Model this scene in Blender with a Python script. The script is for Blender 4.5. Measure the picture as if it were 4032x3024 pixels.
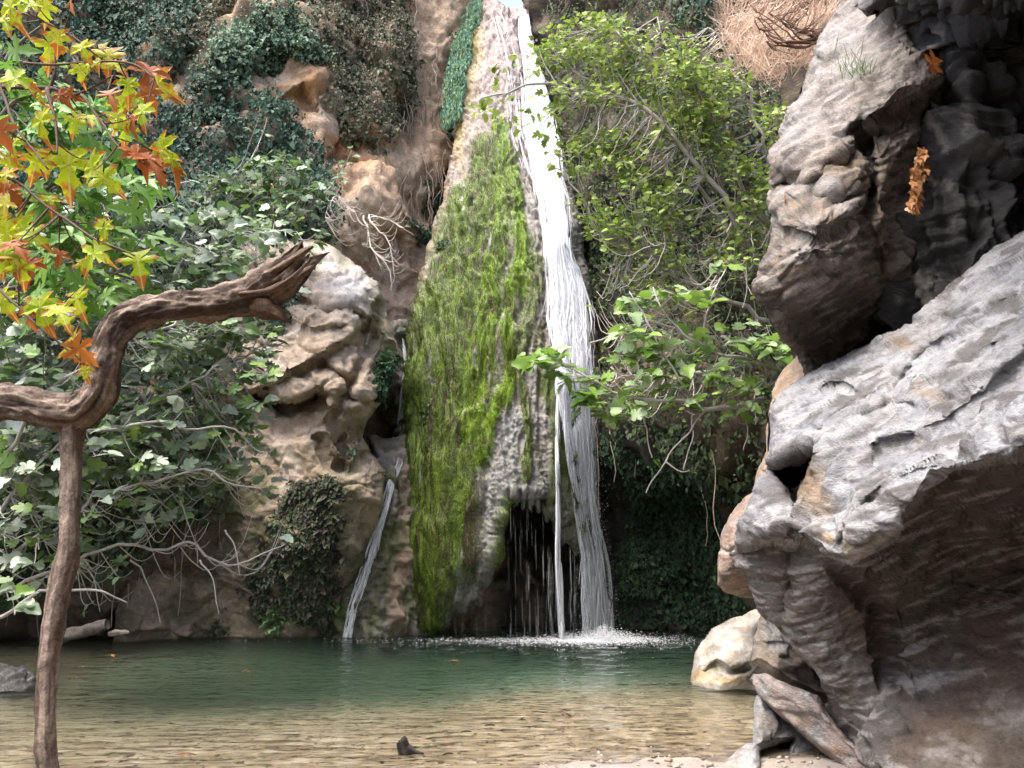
import bpy, math, random
import numpy as np
from mathutils import Vector, Matrix

R = math.radians
rng = np.random.default_rng(7)
random.seed(7)
sc = bpy.context.scene
for o in list(bpy.data.objects):
    bpy.data.objects.remove(o)
COL = sc.collection

# ------------------------------------------------------------------ camera
CAM = np.array((0.0, 0.0, 1.6))
PITCH = R(12.0)
FPX = 768.0
cd = bpy.data.cameras.new('camera')
cam = bpy.data.objects.new('camera', cd)
COL.objects.link(cam)
cam.location = CAM
cam.rotation_euler = (R(90) + PITCH, 0, 0)
cd.sensor_width = 36
cd.lens = 36 * FPX / 1024
cd.clip_start = 0.05
cd.clip_end = 2000
sc.camera = cam

# ------------------------------------------------------------------ sky, sun, exposure
SUN_DIR = Vector((0.34, 0.22, -0.90)).normalized()      # way the light travels
w = bpy.data.worlds.new('World')
sc.world = w
w.use_nodes = True
nt = w.node_tree
bg = nt.nodes['Background']
sky = nt.nodes.new('ShaderNodeTexSky')
sky.sky_type = 'NISHITA'
sky.sun_disc = False
sky.sun_elevation = math.asin(-SUN_DIR.z)
sky.sun_rotation = math.atan2(-SUN_DIR.x, -SUN_DIR.y)
sky.air_density = 0.8
sky.dust_density = 4.5
sky.ozone_density = 1.0
nt.links.new(sky.outputs[0], bg.inputs[0])
bg.inputs[1].default_value = 0.15
sd = bpy.data.lights.new('sun', 'SUN')
sd.energy = 1.0
sd.angle = R(40)
sd.color = (1.0, 0.975, 0.94)
sun = bpy.data.objects.new('sun', sd)
COL.objects.link(sun)
sun.rotation_euler = SUN_DIR.to_track_quat('-Z', 'Y').to_euler()
sun.location = (-8, -6, 30)
vs = sc.view_settings
vs.view_transform = 'Standard'
vs.look = 'None'
vs.gamma = 1.0
vs.exposure = 2.2
sc.render.engine = 'CYCLES'
sc.cycles.use_denoising = True
sc.cycles.denoising_prefilter = 'ACCURATE'
sc.cycles.max_bounces = 8
sc.cycles.transparent_max_bounces = 24
sc.cycles.volume_bounces = 1

# ------------------------------------------------------------------ helpers: projection, noise
def at(u, v, Y):
    """point on the vertical plane at distance Y that a 1024x768 picture position looks at"""
    u = np.asarray(u, float); v = np.asarray(v, float); Y = np.asarray(Y, float)
    a = (u - 512) / FPX; b = (384 - v) / FPX
    dy = math.cos(PITCH) - math.sin(PITCH) * b
    dz = math.sin(PITCH) + math.cos(PITCH) * b
    t = Y / dy
    return np.stack([a * t + CAM[0], Y + 0 * t + CAM[1], dz * t + CAM[2]], -1)

def proj(p):
    p = np.asarray(p, float) - CAM
    f = p[..., 1] * math.cos(PITCH) + p[..., 2] * math.sin(PITCH)
    up = -p[..., 1] * math.sin(PITCH) + p[..., 2] * math.cos(PITCH)
    return 512 + FPX * p[..., 0] / f, 384 - FPX * up / f

_pr = np.random.default_rng(3)
_perm = _pr.permutation(512)
_perm = np.concatenate([_perm, _perm, _perm])
_grad = _pr.normal(size=(512, 3)); _grad /= np.linalg.norm(_grad, axis=1)[:, None]
_rnd = _pr.random((512, 3))

def _hash(ix, iy, iz):
    return _perm[_perm[_perm[ix & 511] + (iy & 511)] + (iz & 511)]

def pn(p):
    i = np.floor(p).astype(np.int64); f = p - i
    s = f * f * f * (f * (f * 6 - 15) + 10)
    out = 0
    for cx in (0, 1):
        wx = s[:, 0] if cx else 1 - s[:, 0]
        for cy in (0, 1):
            wy = s[:, 1] if cy else 1 - s[:, 1]
            for cz in (0, 1):
                wz = s[:, 2] if cz else 1 - s[:, 2]
                g = _grad[_hash(i[:, 0] + cx, i[:, 1] + cy, i[:, 2] + cz)]
                d = (f[:, 0] - cx) * g[:, 0] + (f[:, 1] - cy) * g[:, 1] + (f[:, 2] - cz) * g[:, 2]
                out = out + wx * wy * wz * d
    return out * 1.5

def fbm(p, octv=4, gain=0.5):
    p = np.asarray(p, float); a = 1.0; o = 0; q = p.copy()
    for k in range(octv):
        o = o + a * pn(q + k * 17.3); q = q * 2.03; a *= gain
    return o

def ridged(p, octv=4, gain=0.5):
    a = 1.0; o = 0; q = np.asarray(p, float).copy()
    for k in range(octv):
        o = o + a * (1 - 2.2 * np.abs(pn(q + k * 11.7))); q = q * 2.07; a *= gain
    return o

def worley(p):
    i = np.floor(p).astype(np.int64)
    f1 = np.full(len(p), 9.0); f2 = f1.copy(); cid = np.zeros(len(p), np.int64)
    for dx in (-1, 0, 1):
        for dy in (-1, 0, 1):
            for dz in (-1, 0, 1):
                c = i + (dx, dy, dz)
                h = _hash(c[:, 0], c[:, 1], c[:, 2])
                d = np.linalg.norm(c + _rnd[h] - p, axis=1)
                n = d < f1
                f2 = np.where(n, f1, np.minimum(f2, d)); cid = np.where(n, h, cid); f1 = np.where(n, d, f1)
    return f1, f2, cid

def facets(p, seed=0.0):
    """broken stone: every cell is its own tilted plane, so neighbours meet in crisp steps"""
    p = p + seed
    i = np.floor(p).astype(np.int64)
    f1 = np.full(len(p), 9.0); f2 = f1.copy(); best = np.zeros((len(p), 3)); cid = np.zeros(len(p), np.int64)
    for dx in (-1, 0, 1):
        for dy in (-1, 0, 1):
            for dz in (-1, 0, 1):
                c = i + (dx, dy, dz); h = _hash(c[:, 0], c[:, 1], c[:, 2]); o = p - c - _rnd[h]
                d = np.linalg.norm(o, axis=1); n = d < f1
                f2 = np.where(n, f1, np.minimum(f2, d)); f1 = np.where(n, d, f1); cid = np.where(n, h, cid); best = np.where(n[:, None], o, best)
    return ((best * _grad[cid]).sum(1) + .6 * (_rnd[cid, 0] - .4)) * smooth(0, .16, f2 - f1)

def smooth(a, b, x):
    t = np.clip((x - a) / (b - a), 0, 1)
    return t * t * (3 - 2 * t)

# ------------------------------------------------------------------ helpers: meshes and objects
def mesh_np(name, verts, tris=None, quads=None, cols=None, smooth_sh=True):
    verts = np.asarray(verts, np.float32)
    fl = []; tot = []
    if tris is not None and len(tris):
        fl.append(np.asarray(tris, np.int32).ravel()); tot.append(np.full(len(tris), 3, np.int32))
    if quads is not None and len(quads):
        fl.append(np.asarray(quads, np.int32).ravel()); tot.append(np.full(len(quads), 4, np.int32))
    li = np.concatenate(fl); tot = np.concatenate(tot)
    me = bpy.data.meshes.new(name)
    me.vertices.add(len(verts)); me.loops.add(len(li)); me.polygons.add(len(tot))
    me.vertices.foreach_set('co', verts.ravel())
    me.loops.foreach_set('vertex_index', li)
    st = np.zeros(len(tot), np.int32); st[1:] = np.cumsum(tot)[:-1]
    me.polygons.foreach_set('loop_start', st)
    me.polygons.foreach_set('use_smooth', np.full(len(tot), smooth_sh, bool))
    me.update(calc_edges=True)
    if cols is not None:
        c = np.ones((len(verts), 4), np.float32); c[:, :3] = cols
        at_ = me.color_attributes.new('Col', 'FLOAT_COLOR', 'POINT')
        at_.data.foreach_set('color', c.ravel())
    return me

class MB:
    """collects geometry for one mesh"""
    def __init__(s): s.v = []; s.t = []; s.q = []; s.c = []; s.n = 0
    def add(s, v, t=None, q=None, c=(1, 1, 1)):
        v = np.asarray(v, float)
        s.v.append(v)
        if t is not None and len(t): s.t.append(np.asarray(t) + s.n)
        if q is not None and len(q): s.q.append(np.asarray(q) + s.n)
        s.c.append(np.broadcast_to(np.asarray(c, float), (len(v), 3))); s.n += len(v)
    def tube(s, pts, rad, sides=6, c=(1, 1, 1), rough=0.0, cap=True):
        pts = np.asarray(pts, float); n = len(pts)
        rad = np.broadcast_to(np.asarray(rad, float), (n,))
        d = np.gradient(pts, axis=0); d /= np.linalg.norm(d, axis=1)[:, None] + 1e-9
        ref = np.array((0.3, 0.2, 0.93)) if abs(d[0, 2]) < .8 else np.array((0.9, 0.3, 0.1))
        a = np.cross(d, ref); a /= np.linalg.norm(a, axis=1)[:, None] + 1e-9
        b = np.cross(d, a)
        ang = np.arange(sides) * 2 * math.pi / sides
        ring = a[:, None] * np.cos(ang)[None, :, None] + b[:, None] * np.sin(ang)[None, :, None]
        v = pts[:, None] + ring * rad[:, None, None]
        v = v.reshape(-1, 3)
        i = np.arange(n - 1)[:, None] * sides; j = np.arange(sides)[None]
        q = np.stack([i + j, i + (j + 1) % sides, i + sides + (j + 1) % sides, i + sides + j], -1).reshape(-1, 4)
        t = None
        if cap:
            v = np.concatenate([v, pts[:1], pts[-1:]])
            k = np.arange(sides)
            t = np.concatenate([np.stack([(k + 1) % sides, k, np.full(sides, n * sides)], -1),
                                np.stack([(n - 1) * sides + k, (n - 1) * sides + (k + 1) % sides, np.full(sides, n * sides + 1)], -1)])
        s.add(v, t, q, c)
    def mesh(s, name, smooth_sh=True):
        return mesh_np(name, np.concatenate(s.v), np.concatenate(s.t) if s.t else None,
                       np.concatenate(s.q) if s.q else None, np.concatenate(s.c), smooth_sh)
    def build(s, name, mat, parent=None, smooth_sh=True):
        return obj(name, s.mesh(name, smooth_sh), mat, parent)

def obj(name, me, mat=None, parent=None):
    o = bpy.data.objects.new(name, me); COL.objects.link(o)
    if mat is not None and me is not None: me.materials.append(mat)
    if parent is not None:
        o.parent = parent
        o.matrix_parent_inverse = parent.matrix_world.inverted() if False else Matrix.Translation(-parent.location)
    return o

def tag(o, label=None, cat=None, group=None, kind=None):
    if label: o['label'] = label
    if cat: o['category'] = cat
    if group: o['group'] = group
    if kind: o['kind'] = kind
    return o

def empty(name, loc, label, cat, group=None):
    o = bpy.data.objects.new(name, None); COL.objects.link(o)
    o.location = loc
    return tag(o, label, cat, group)

# ------------------------------------------------------------------ materials
def newmat(name):
    m = bpy.data.materials.new(name); m.use_nodes = True
    return m, m.node_tree, m.node_tree.nodes['Principled BSDF']

def N(nt, typ, **kw):
    n = nt.nodes.new(typ)
    for k, v in kw.items(): setattr(n, k, v)
    return n

def mat_rock(name, rough=0.85, s1=3.0, s2=24.0, bump=0.5, var=0.35, aniso=(1, 1, 1), rot=(0, 0, 0), spec=0.3, bdist=0.02):
    """colour comes from Col: mineral colours, with painted shade in places; shader adds grain and fine relief"""
    m, nt, p = newmat(name); L = nt.links
    co = N(nt, 'ShaderNodeTexCoord'); mp = N(nt, 'ShaderNodeMapping')
    mp.inputs['Scale'].default_value = aniso; mp.inputs['Rotation'].default_value = rot
    L.new(co.outputs['Object'], mp.inputs[0])
    a = N(nt, 'ShaderNodeAttribute', attribute_name='Col')
    n1 = N(nt, 'ShaderNodeTexNoise'); n1.inputs['Scale'].default_value = s1; n1.inputs['Detail'].default_value = 8; n1.inputs['Roughness'].default_value = .65
    n2 = N(nt, 'ShaderNodeTexNoise'); n2.inputs['Scale'].default_value = s2; n2.inputs['Detail'].default_value = 6; n2.inputs['Roughness'].default_value = .7
    for n in (n1, n2): L.new(mp.outputs[0], n.inputs['Vector'])
    ad = N(nt, 'ShaderNodeMath', operation='ADD'); L.new(n1.outputs[0], ad.inputs[0]); L.new(n2.outputs[0], ad.inputs[1])
    mr = N(nt, 'ShaderNodeMapRange'); mr.inputs[1].default_value = .65; mr.inputs[2].default_value = 1.35
    mr.inputs[3].default_value = 1 - var; mr.inputs[4].default_value = 1 + var
    L.new(ad.outputs[0], mr.inputs[0])
    vm = N(nt, 'ShaderNodeVectorMath', operation='SCALE'); L.new(a.outputs['Color'], vm.inputs[0]); L.new(mr.outputs[0], vm.inputs['Scale'])
    L.new(vm.outputs[0], p.inputs['Base Color'])
    b = N(nt, 'ShaderNodeBump'); b.inputs['Strength'].default_value = bump; b.inputs['Distance'].default_value = bdist
    L.new(ad.outputs[0], b.inputs['Height']); L.new(b.outputs[0], p.inputs['Normal'])
    p.inputs['Roughness'].default_value = rough
    p.inputs['Specular IOR Level'].default_value = spec
    return m

def mat_leaf(name, col=None, col2=None, trans=0.3, rough=0.45, spec=0.4, attr=True, edge=None):
    m, nt, p = newmat(name); L = nt.links
    out = nt.nodes['Material Output']
    if attr:
        a = N(nt, 'ShaderNodeAttribute', attribute_name='Col'); c = a.outputs['Color']
    else:
        oi = N(nt, 'ShaderNodeObjectInfo')
        mx = N(nt, 'ShaderNodeMix', data_type='RGBA')
        mx.inputs['A'].default_value = (*col, 1); mx.inputs['B'].default_value = (*col2, 1)
        L.new(oi.outputs['Random'], mx.inputs['Factor']); c = mx.outputs['Result']
        if edge is not None:
            co = N(nt, 'ShaderNodeTexCoord'); no = N(nt, 'ShaderNodeTexNoise'); no.inputs['Scale'].default_value = 3.0
            va = N(nt, 'ShaderNodeVectorMath', operation='ADD'); 
            cx = N(nt, 'ShaderNodeCombineXYZ'); L.new(oi.outputs['Random'], cx.inputs[0]); 
            sc_ = N(nt, 'ShaderNodeVectorMath', operation='SCALE'); sc_.inputs['Scale'].default_value = 40; L.new(cx.outputs[0], sc_.inputs[0])
            L.new(co.outputs['Object'], va.inputs[0]); L.new(sc_.outputs[0], va.inputs[1]); L.new(va.outputs[0], no.inputs['Vector'])
            # browning starts at the leaf margin: distance from the leaf's own heart
            vs_ = N(nt, 'ShaderNodeVectorMath', operation='SUBTRACT'); vs_.inputs[1].default_value = (0, .38, 0); L.new(co.outputs['Object'], vs_.inputs[0])
            ln = N(nt, 'ShaderNodeVectorMath', operation='LENGTH'); L.new(vs_.outputs[0], ln.inputs[0])
            ad = N(nt, 'ShaderNodeMath', operation='ADD'); L.new(ln.outputs['Value'], ad.inputs[0]); L.new(no.outputs[0], ad.inputs[1])
            mr = N(nt, 'ShaderNodeMapRange'); mr.inputs[1].default_value = edge[1]; mr.inputs[2].default_value = edge[1] + .16
            L.new(ad.outputs[0], mr.inputs[0])
            m2 = N(nt, 'ShaderNodeMix', data_type='RGBA'); m2.inputs['B'].default_value = (*edge[0], 1)
            L.new(mr.outputs[0], m2.inputs['Factor']); L.new(c, m2.inputs['A']); c = m2.outputs['Result']
            # pale midrib and side veins, brown spots
            sx = N(nt, 'ShaderNodeSeparateXYZ'); L.new(co.outputs['Object'], sx.inputs[0])
            ab = N(nt, 'ShaderNodeMath', operation='ABSOLUTE'); L.new(sx.outputs[0], ab.inputs[0])
            v2 = N(nt, 'ShaderNodeMath', operation='MULTIPLY_ADD'); v2.inputs[1].default_value = -.75; L.new(ab.outputs[0], v2.inputs[0]); L.new(sx.outputs[1], v2.inputs[2])
            v3 = N(nt, 'ShaderNodeMath', operation='ABSOLUTE'); L.new(v2.outputs[0], v3.inputs[0])
            mn = N(nt, 'ShaderNodeMath', operation='MINIMUM'); L.new(ab.outputs[0], mn.inputs[0]); L.new(v3.outputs[0], mn.inputs[1])
            vr = N(nt, 'ShaderNodeMapRange'); vr.inputs[1].default_value = .012; vr.inputs[2].default_value = .03; vr.inputs[3].default_value = .55; vr.inputs[4].default_value = 0; L.new(mn.outputs[0], vr.inputs[0])
            m3 = N(nt, 'ShaderNodeMix', data_type='RGBA'); m3.inputs['B'].default_value = (.75, .7, .25, 1); L.new(vr.outputs[0], m3.inputs['Factor']); L.new(c, m3.inputs['A']); c = m3.outputs['Result']
            n3 = N(nt, 'ShaderNodeTexNoise'); n3.inputs['Scale'].default_value = 16; L.new(va.outputs[0], n3.inputs['Vector'])
            r3 = N(nt, 'ShaderNodeMapRange'); r3.inputs[1].default_value = .62; r3.inputs[2].default_value = .7; r3.inputs[4].default_value = .8; L.new(n3.outputs[0], r3.inputs[0])
            m4 = N(nt, 'ShaderNodeMix', data_type='RGBA'); m4.inputs['B'].default_value = (.22, .10, .03, 1); L.new(r3.outputs[0], m4.inputs['Factor']); L.new(c, m4.inputs['A']); c = m4.outputs['Result']
    L.new(c, p.inputs['Base Color'])
    p.inputs['Roughness'].default_value = rough
    p.inputs['Specular IOR Level'].default_value = spec
    tr = N(nt, 'ShaderNodeBsdfTranslucent'); L.new(c, tr.inputs['Color'])
    mx = N(nt, 'ShaderNodeMixShader'); mx.inputs[0].default_value = trans
    L.new(p.outputs[0], mx.inputs[1]); L.new(tr.outputs[0], mx.inputs[2]); L.new(mx.outputs[0], out.inputs[0])
    return m

def mat_plain(name, col, rough=.8, bump=.4, scale=30, var=.4, aniso=(1, 1, 1), spec=.3):
    m, nt, p = newmat(name); L = nt.links
    co = N(nt, 'ShaderNodeTexCoord'); mp = N(nt, 'ShaderNodeMapping'); mp.inputs['Scale'].default_value = aniso
    L.new(co.outputs['Object'], mp.inputs[0])
    n = N(nt, 'ShaderNodeTexNoise'); n.inputs['Scale'].default_value = scale; n.inputs['Detail'].default_value = 6; L.new(mp.outputs[0], n.inputs['Vector'])
    mr = N(nt, 'ShaderNodeMapRange'); mr.inputs[1].default_value = .3; mr.inputs[2].default_value = .7
    mr.inputs[3].default_value = 1 - var; mr.inputs[4].default_value = 1 + var; L.new(n.outputs[0], mr.inputs[0])
    vm = N(nt, 'ShaderNodeVectorMath', operation='SCALE'); vm.inputs[0].default_value = col; L.new(mr.outputs[0], vm.inputs['Scale'])
    L.new(vm.outputs[0], p.inputs['Base Color'])
    b = N(nt, 'ShaderNodeBump'); b.inputs['Strength'].default_value = bump; b.inputs['Distance'].default_value = .01
    L.new(n.outputs[0], b.inputs['Height']); L.new(b.outputs[0], p.inputs['Normal'])
    p.inputs['Roughness'].default_value = rough; p.inputs['Specular IOR Level'].default_value = spec
    return m

M = {}
M['cliff'] = mat_rock('cliff_rock', s1=2.5, s2=14, bump=.9, var=.45, bdist=.06)
M['travertine'] = mat_rock('travertine', rough=.55, s1=5, s2=26, bump=.8, var=.45, aniso=(1, 1, .45), spec=.5, bdist=.04)
M['tan'] = mat_rock('tan_rock', rough=.75, s1=5, s2=28, bump=.8, var=.42, bdist=.03)
M['schist'] = mat_rock('schist', rough=.6, s1=9, s2=42, bump=1.0, var=.55, aniso=(1, 1, 1.7), rot=(0, R(32), 0), spec=.45, bdist=.02)
M['ground'] = mat_rock('sand_and_gravel', s1=6, s2=60, bump=.5, var=.3, bdist=.01)
M['bark'] = mat_rock('weathered_bark', rough=.85, s1=14, s2=70, bump=1.0, var=.75, bdist=.014)
M['twig'] = mat_rock('twig_bark', rough=.8, s1=8, s2=60, bump=.3, var=.25, bdist=.004)
M['leaf'] = mat_leaf('leaf', trans=.3)
M['ivy'] = mat_leaf('ivy_leaf', trans=.15, rough=.6, spec=.18)
M['moss'] = mat_leaf('moss', trans=.25, rough=.8, spec=.1)
M['grass'] = mat_leaf('dry_grass', trans=.3, rough=.7, spec=.2)

# ------------------------------------------------------------------ helper: rocks and cliffs shaped from an outline, depths and creases
def polydist(P, poly, closed=True):
    """unsigned distance from points to a polyline, vectorised"""
    A = np.asarray(poly, float); B = np.roll(A, -1, 0)
    if not closed: A, B = A[:-1], B[:-1]
    best = np.full(len(P), 1e9)
    for a, b in zip(A, B):
        ab = b - a; L2 = ab @ ab + 1e-9
        t = np.clip(((P - a) @ ab) / L2, 0, 1)
        d = np.hypot(P[:, 0] - a[0] - t * ab[0], P[:, 1] - a[1] - t * ab[1])
        best = np.minimum(best, d)
    return best

def inside(P, poly):
    A = np.asarray(poly, float); B = np.roll(A, -1, 0)
    r = np.zeros(len(P), bool)
    for a, b in zip(A, B):
        if a[1] == b[1]: continue
        c = (a[1] > P[:, 1]) != (b[1] > P[:, 1])
        x = (b[0] - a[0]) * (P[:, 1] - a[1]) / (b[1] - a[1]) + a[0]
        r ^= c & (P[:, 0] < x)
    return r

def rough_poly(poly, seg=5.0, amp=1.6, seed=0, freq=.09):
    A = np.asarray(poly, float); out = []
    for a, b in zip(A, np.roll(A, -1, 0)):
        n = max(1, int(np.hypot(*(b - a)) / seg))
        for k in range(n): out.append(a + (b - a) * k / n)
    out = np.array(out)
    q = np.concatenate([out * freq, np.full((len(out), 1), seed * 7.7)], 1)
    return out + np.stack([fbm(q, 3), fbm(q + 31.7, 3)], -1) * amp

class RBF:
    def __init__(s, pts, lam=0.02):
        p = np.asarray(pts, float); s.x = p[:, :2] / 100; n = len(p)
        K = s.k(np.linalg.norm(s.x[:, None] - s.x[None], axis=2)) - lam * np.eye(n) * 0 + lam * np.eye(n)
        Pm = np.concatenate([np.ones((n, 1)), s.x], 1)
        A = np.block([[K, Pm], [Pm.T, np.zeros((3, 3))]])
        s.w = np.linalg.solve(A, np.concatenate([p[:, 2], np.zeros(3)]))
    @staticmethod
    def k(r): return r * r * np.log(r + 1e-9)
    def __call__(s, u, v):
        x = np.stack([np.ravel(u), np.ravel(v)], -1) / 100
        o = s.w[-3] + x @ s.w[-2:]
        for xi, wi in zip(s.x, s.w[:-3]):
            o = o + wi * s.k(np.hypot(x[:, 0] - xi[0], x[:, 1] - xi[1]))
        return o.reshape(np.shape(u))

class Relief:
    """A solid rock: silhouette `outline`, front face at the distances `ctrl`, `feats` cut or raise creases, rounded rims,
    relief `disp(p, U, V)` along the surface normal, and a back `back` metres behind so it stands as a body."""
    def __init__(s, name, outline, ctrl, mat, color, step=1.6, roll=14, rdepth=.4, back=1.2, feats=(), disp=None,
                 jag=1.6, seed=0, parent=None, lam=.02, base=None, alb=1.0):
        poly = rough_poly(outline, amp=jag, seed=seed)
        s.poly = poly; s.rbf = RBF(ctrl, lam)
        s.feats = feats
        def grid(st):
            lo = poly.min(0); hi = poly.max(0)
            us = np.arange(lo[0] - st, hi[0] + 2 * st, st); vs_ = np.arange(lo[1] - st, hi[1] + 2 * st, st)
            U, V = np.meshgrid(us, vs_); P = np.stack([U.ravel(), V.ravel()], -1)
            d = polydist(P, poly); d = np.where(inside(P, poly), d, -d)
            return U, V, d.reshape(U.shape)
        U, V, D = grid(step)
        keep = D > -.72 * step
        # pull the rim onto the outline
        gv, gu = np.gradient(D, step)
        gn = np.hypot(gu, gv) + 1e-6
        rim = D < .3 * step
        U = np.where(rim, U - gu / gn * D, U); V = np.where(rim, V - gv / gn * D, V)
        D = np.where(rim, 0, D)
        Y = s.depth(U, V)
        k = 1 - np.clip(D / roll, 0, 1)
        Y = Y + rdepth * (1 - np.sqrt(np.clip(1 - k * k, 0, 1)))
        P = at(U, V, Y)
        def normals(P):
            du = np.gradient(P, axis=1); dv = np.gradient(P, axis=0)
            n = np.cross(dv, du); n /= np.linalg.norm(n, axis=2)[..., None] + 1e-12
            n *= np.where((n * (P - CAM)).sum(2) > 0, -1, 1)[..., None]
            return n
        n0 = normals(P)
        idx = np.flatnonzero(keep.ravel())
        p = P.reshape(-1, 3)[idx]; nn = n0.reshape(-1, 3)[idx]
        if disp is not None:
            dd = disp(p, U.ravel()[idx], V.ravel()[idx])
            fade = .25 + .75 * smooth(0, 5, D.ravel()[idx])
            p = p + nn * (dd * fade)[:, None]
        Pf = P.reshape(-1, 3).copy(); Pf[idx] = p
        s.n = normals(Pf.reshape(P.shape)).reshape(-1, 3)[idx]
        s.p = p; s.u = U.ravel()[idx]; s.v = V.ravel()[idx]; s.d = D.ravel()[idx]
        new = np.full(U.size, -1); new[idx] = np.arange(len(idx)); new = new.reshape(U.shape)
        q = np.stack([new[:-1, :-1], new[1:, :-1], new[1:, 1:], new[:-1, 1:]], -1).reshape(-1, 4)
        q = q[(q >= 0).all(1)]
        # is the winding towards the camera?
        col = color(s.p, s.u, s.v, s.n) * alb
        s.col = col
        # back body, coarser
        U2, V2, D2 = grid(step * 5)
        k2 = 1 - np.clip(D2 / (roll * 2.2), 0, 1)
        keep2 = D2 > 0
        gv, gu = np.gradient(D2, step * 5); gn = np.hypot(gu, gv) + 1e-6
        rim2 = D2 < step * 5
        sh = np.clip(D2 - .5, 0, None)
        U2 = np.where(rim2, U2 - gu / gn * sh, U2); V2 = np.where(rim2, V2 - gv / gn * sh, V2)
        k2 = np.where(rim2, 1, k2)
        Y2 = s.depth(U2, V2) + rdepth * .9 + back * np.sqrt(np.clip(1 - k2 * k2, 0, 1))
        P2 = at(U2, V2, Y2)
        i2 = np.flatnonzero(keep2.ravel())
        if len(i2) > 8:
            new2 = np.full(U2.size, -1); new2[i2] = np.arange(len(i2)) + len(p); new2 = new2.reshape(U2.shape)
            q2 = np.stack([new2[:-1, :-1], new2[:-1, 1:], new2[1:, 1:], new2[1:, :-1]], -1).reshape(-1, 4)
            q2 = q2[(q2 >= 0).all(1)]
            pb = P2.reshape(-1, 3)[i2]
            verts = np.concatenate([p, pb]); q = np.concatenate([q, q2])
            col = np.concatenate([col, np.broadcast_to(col.mean(0), (len(pb), 3))])
        else:
            verts = p
        if base is None:
            base = np.array((p[:, 0].mean(), p[:, 1].mean(), max(p[:, 2].min(), -0.5)))
        s.o = obj(name, mesh_np(name, verts - base, None, q, col), mat)
        s.o.location = base
        if parent is not None: s.o.parent = parent
    def depth(s, u, v):
        Y = s.rbf(u, v)
        for f in s.feats:
            P = np.stack([np.ravel(u), np.ravel(v)], -1)
            Y = Y + f(P).reshape(np.shape(u))
        return Y

def groove(line, depth, width):
    line = np.asarray(line, float)
    return lambda P: depth * np.exp(-(polydist(P, line, False) / width) ** 2)

def pit(poly, depth, soft=6):
    poly = np.asarray(poly, float)
    def f(P):
        d = polydist(P, poly); d = np.where(inside(P, poly), d, -d)
        return depth * smooth(-soft * .3, soft, d)
    return f

def ledge(line, amp, width, reach=60):
    """a step: the surface right of the line (looking along it) stands `amp` further back, fading over `reach`"""
    line = np.asarray(line, float)
    def f(P):
        A, B = line[:-1], line[1:]
        best = np.full(len(P), 1e9); side = np.zeros(len(P))
        e0 = (A[0] - B[0]) / np.linalg.norm(A[0] - B[0]); e1 = (B[-1] - A[-1]) / np.linalg.norm(B[-1] - A[-1])
        over = np.maximum(np.clip((P - A[0]) @ e0, 0, None) * (np.linalg.norm(P - A[0], axis=1) < np.linalg.norm(P - B[-1], axis=1)), np.clip((P - B[-1]) @ e1, 0, None) * (np.linalg.norm(P - A[0], axis=1) >= np.linalg.norm(P - B[-1], axis=1)))
        for a, b in zip(A, B):
            ab = b - a; t = np.clip(((P - a) @ ab) / (ab @ ab), 0, 1)
            rx = P[:, 0] - a[0] - t * ab[0]; ry = P[:, 1] - a[1] - t * ab[1]
            d = np.hypot(rx, ry); c = ab[0] * ry - ab[1] * rx
            n = d < best; best = np.where(n, d, best); side = np.where(n, np.sign(c), side)
        x = side * best
        return amp * smooth(-width, width, x) * np.exp(-np.clip(x, 0, None) / reach) * np.exp(-(over / 9) ** 2)
    return f

def blob(u, v, spots):
    """soft mask made of (centre u, v, radius u, radius v)"""
    o = np.zeros(len(u))
    for (a, b, ru, rv) in spots:
        o = np.maximum(o, np.exp(-(((u - a) / ru) ** 2 + ((v - b) / rv) ** 2)))
    return o

def mixc(a, b, t):
    return a + (np.asarray(b, float) - a) * np.clip(t, 0, 1)[:, None]

def base_col(p, cols, scale=1.0, octv=4):
    """patchy mineral colour out of a list of colours"""
    c = np.broadcast_to(np.asarray(cols[0], float), (len(p), 3)).copy()
    for k, cc in enumerate(cols[1:]):
        f = fbm(p * scale * (1 + .6 * k) + 13.1 * (k + 1), octv)
        c = mixc(c, cc, smooth(-.05, .45, f))
    return c

def rotp(p, ry, rx=0):
    c, s_ = math.cos(ry), math.sin(ry)
    x = p[:, 0] * c + p[:, 2] * s_; z = -p[:, 0] * s_ + p[:, 2] * c
    y = p[:, 1]
    c, s_ = math.cos(rx), math.sin(rx)
    return np.stack([x, y * c + z * s_, -y * s_ + z * c], -1)

def strata(p, ry, rx, amp, thick, sharp=1.0):
    """bedded rock: thin layers that break off in steps"""
    q = rotp(p, ry, rx)
    wv = fbm(q * (.8, .8, .8), 3) * .35
    z = q[:, 2] / thick + wv / thick * .5
    l = fbm(np.stack([q[:, 0] * .5, q[:, 1] * .5, z], -1), 4, .6)
    e = ridged(np.stack([q[:, 0] * .9, q[:, 1] * .9, z * .7 + 5], -1), 3)
    return amp * (l + .45 * e * sharp)
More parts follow.
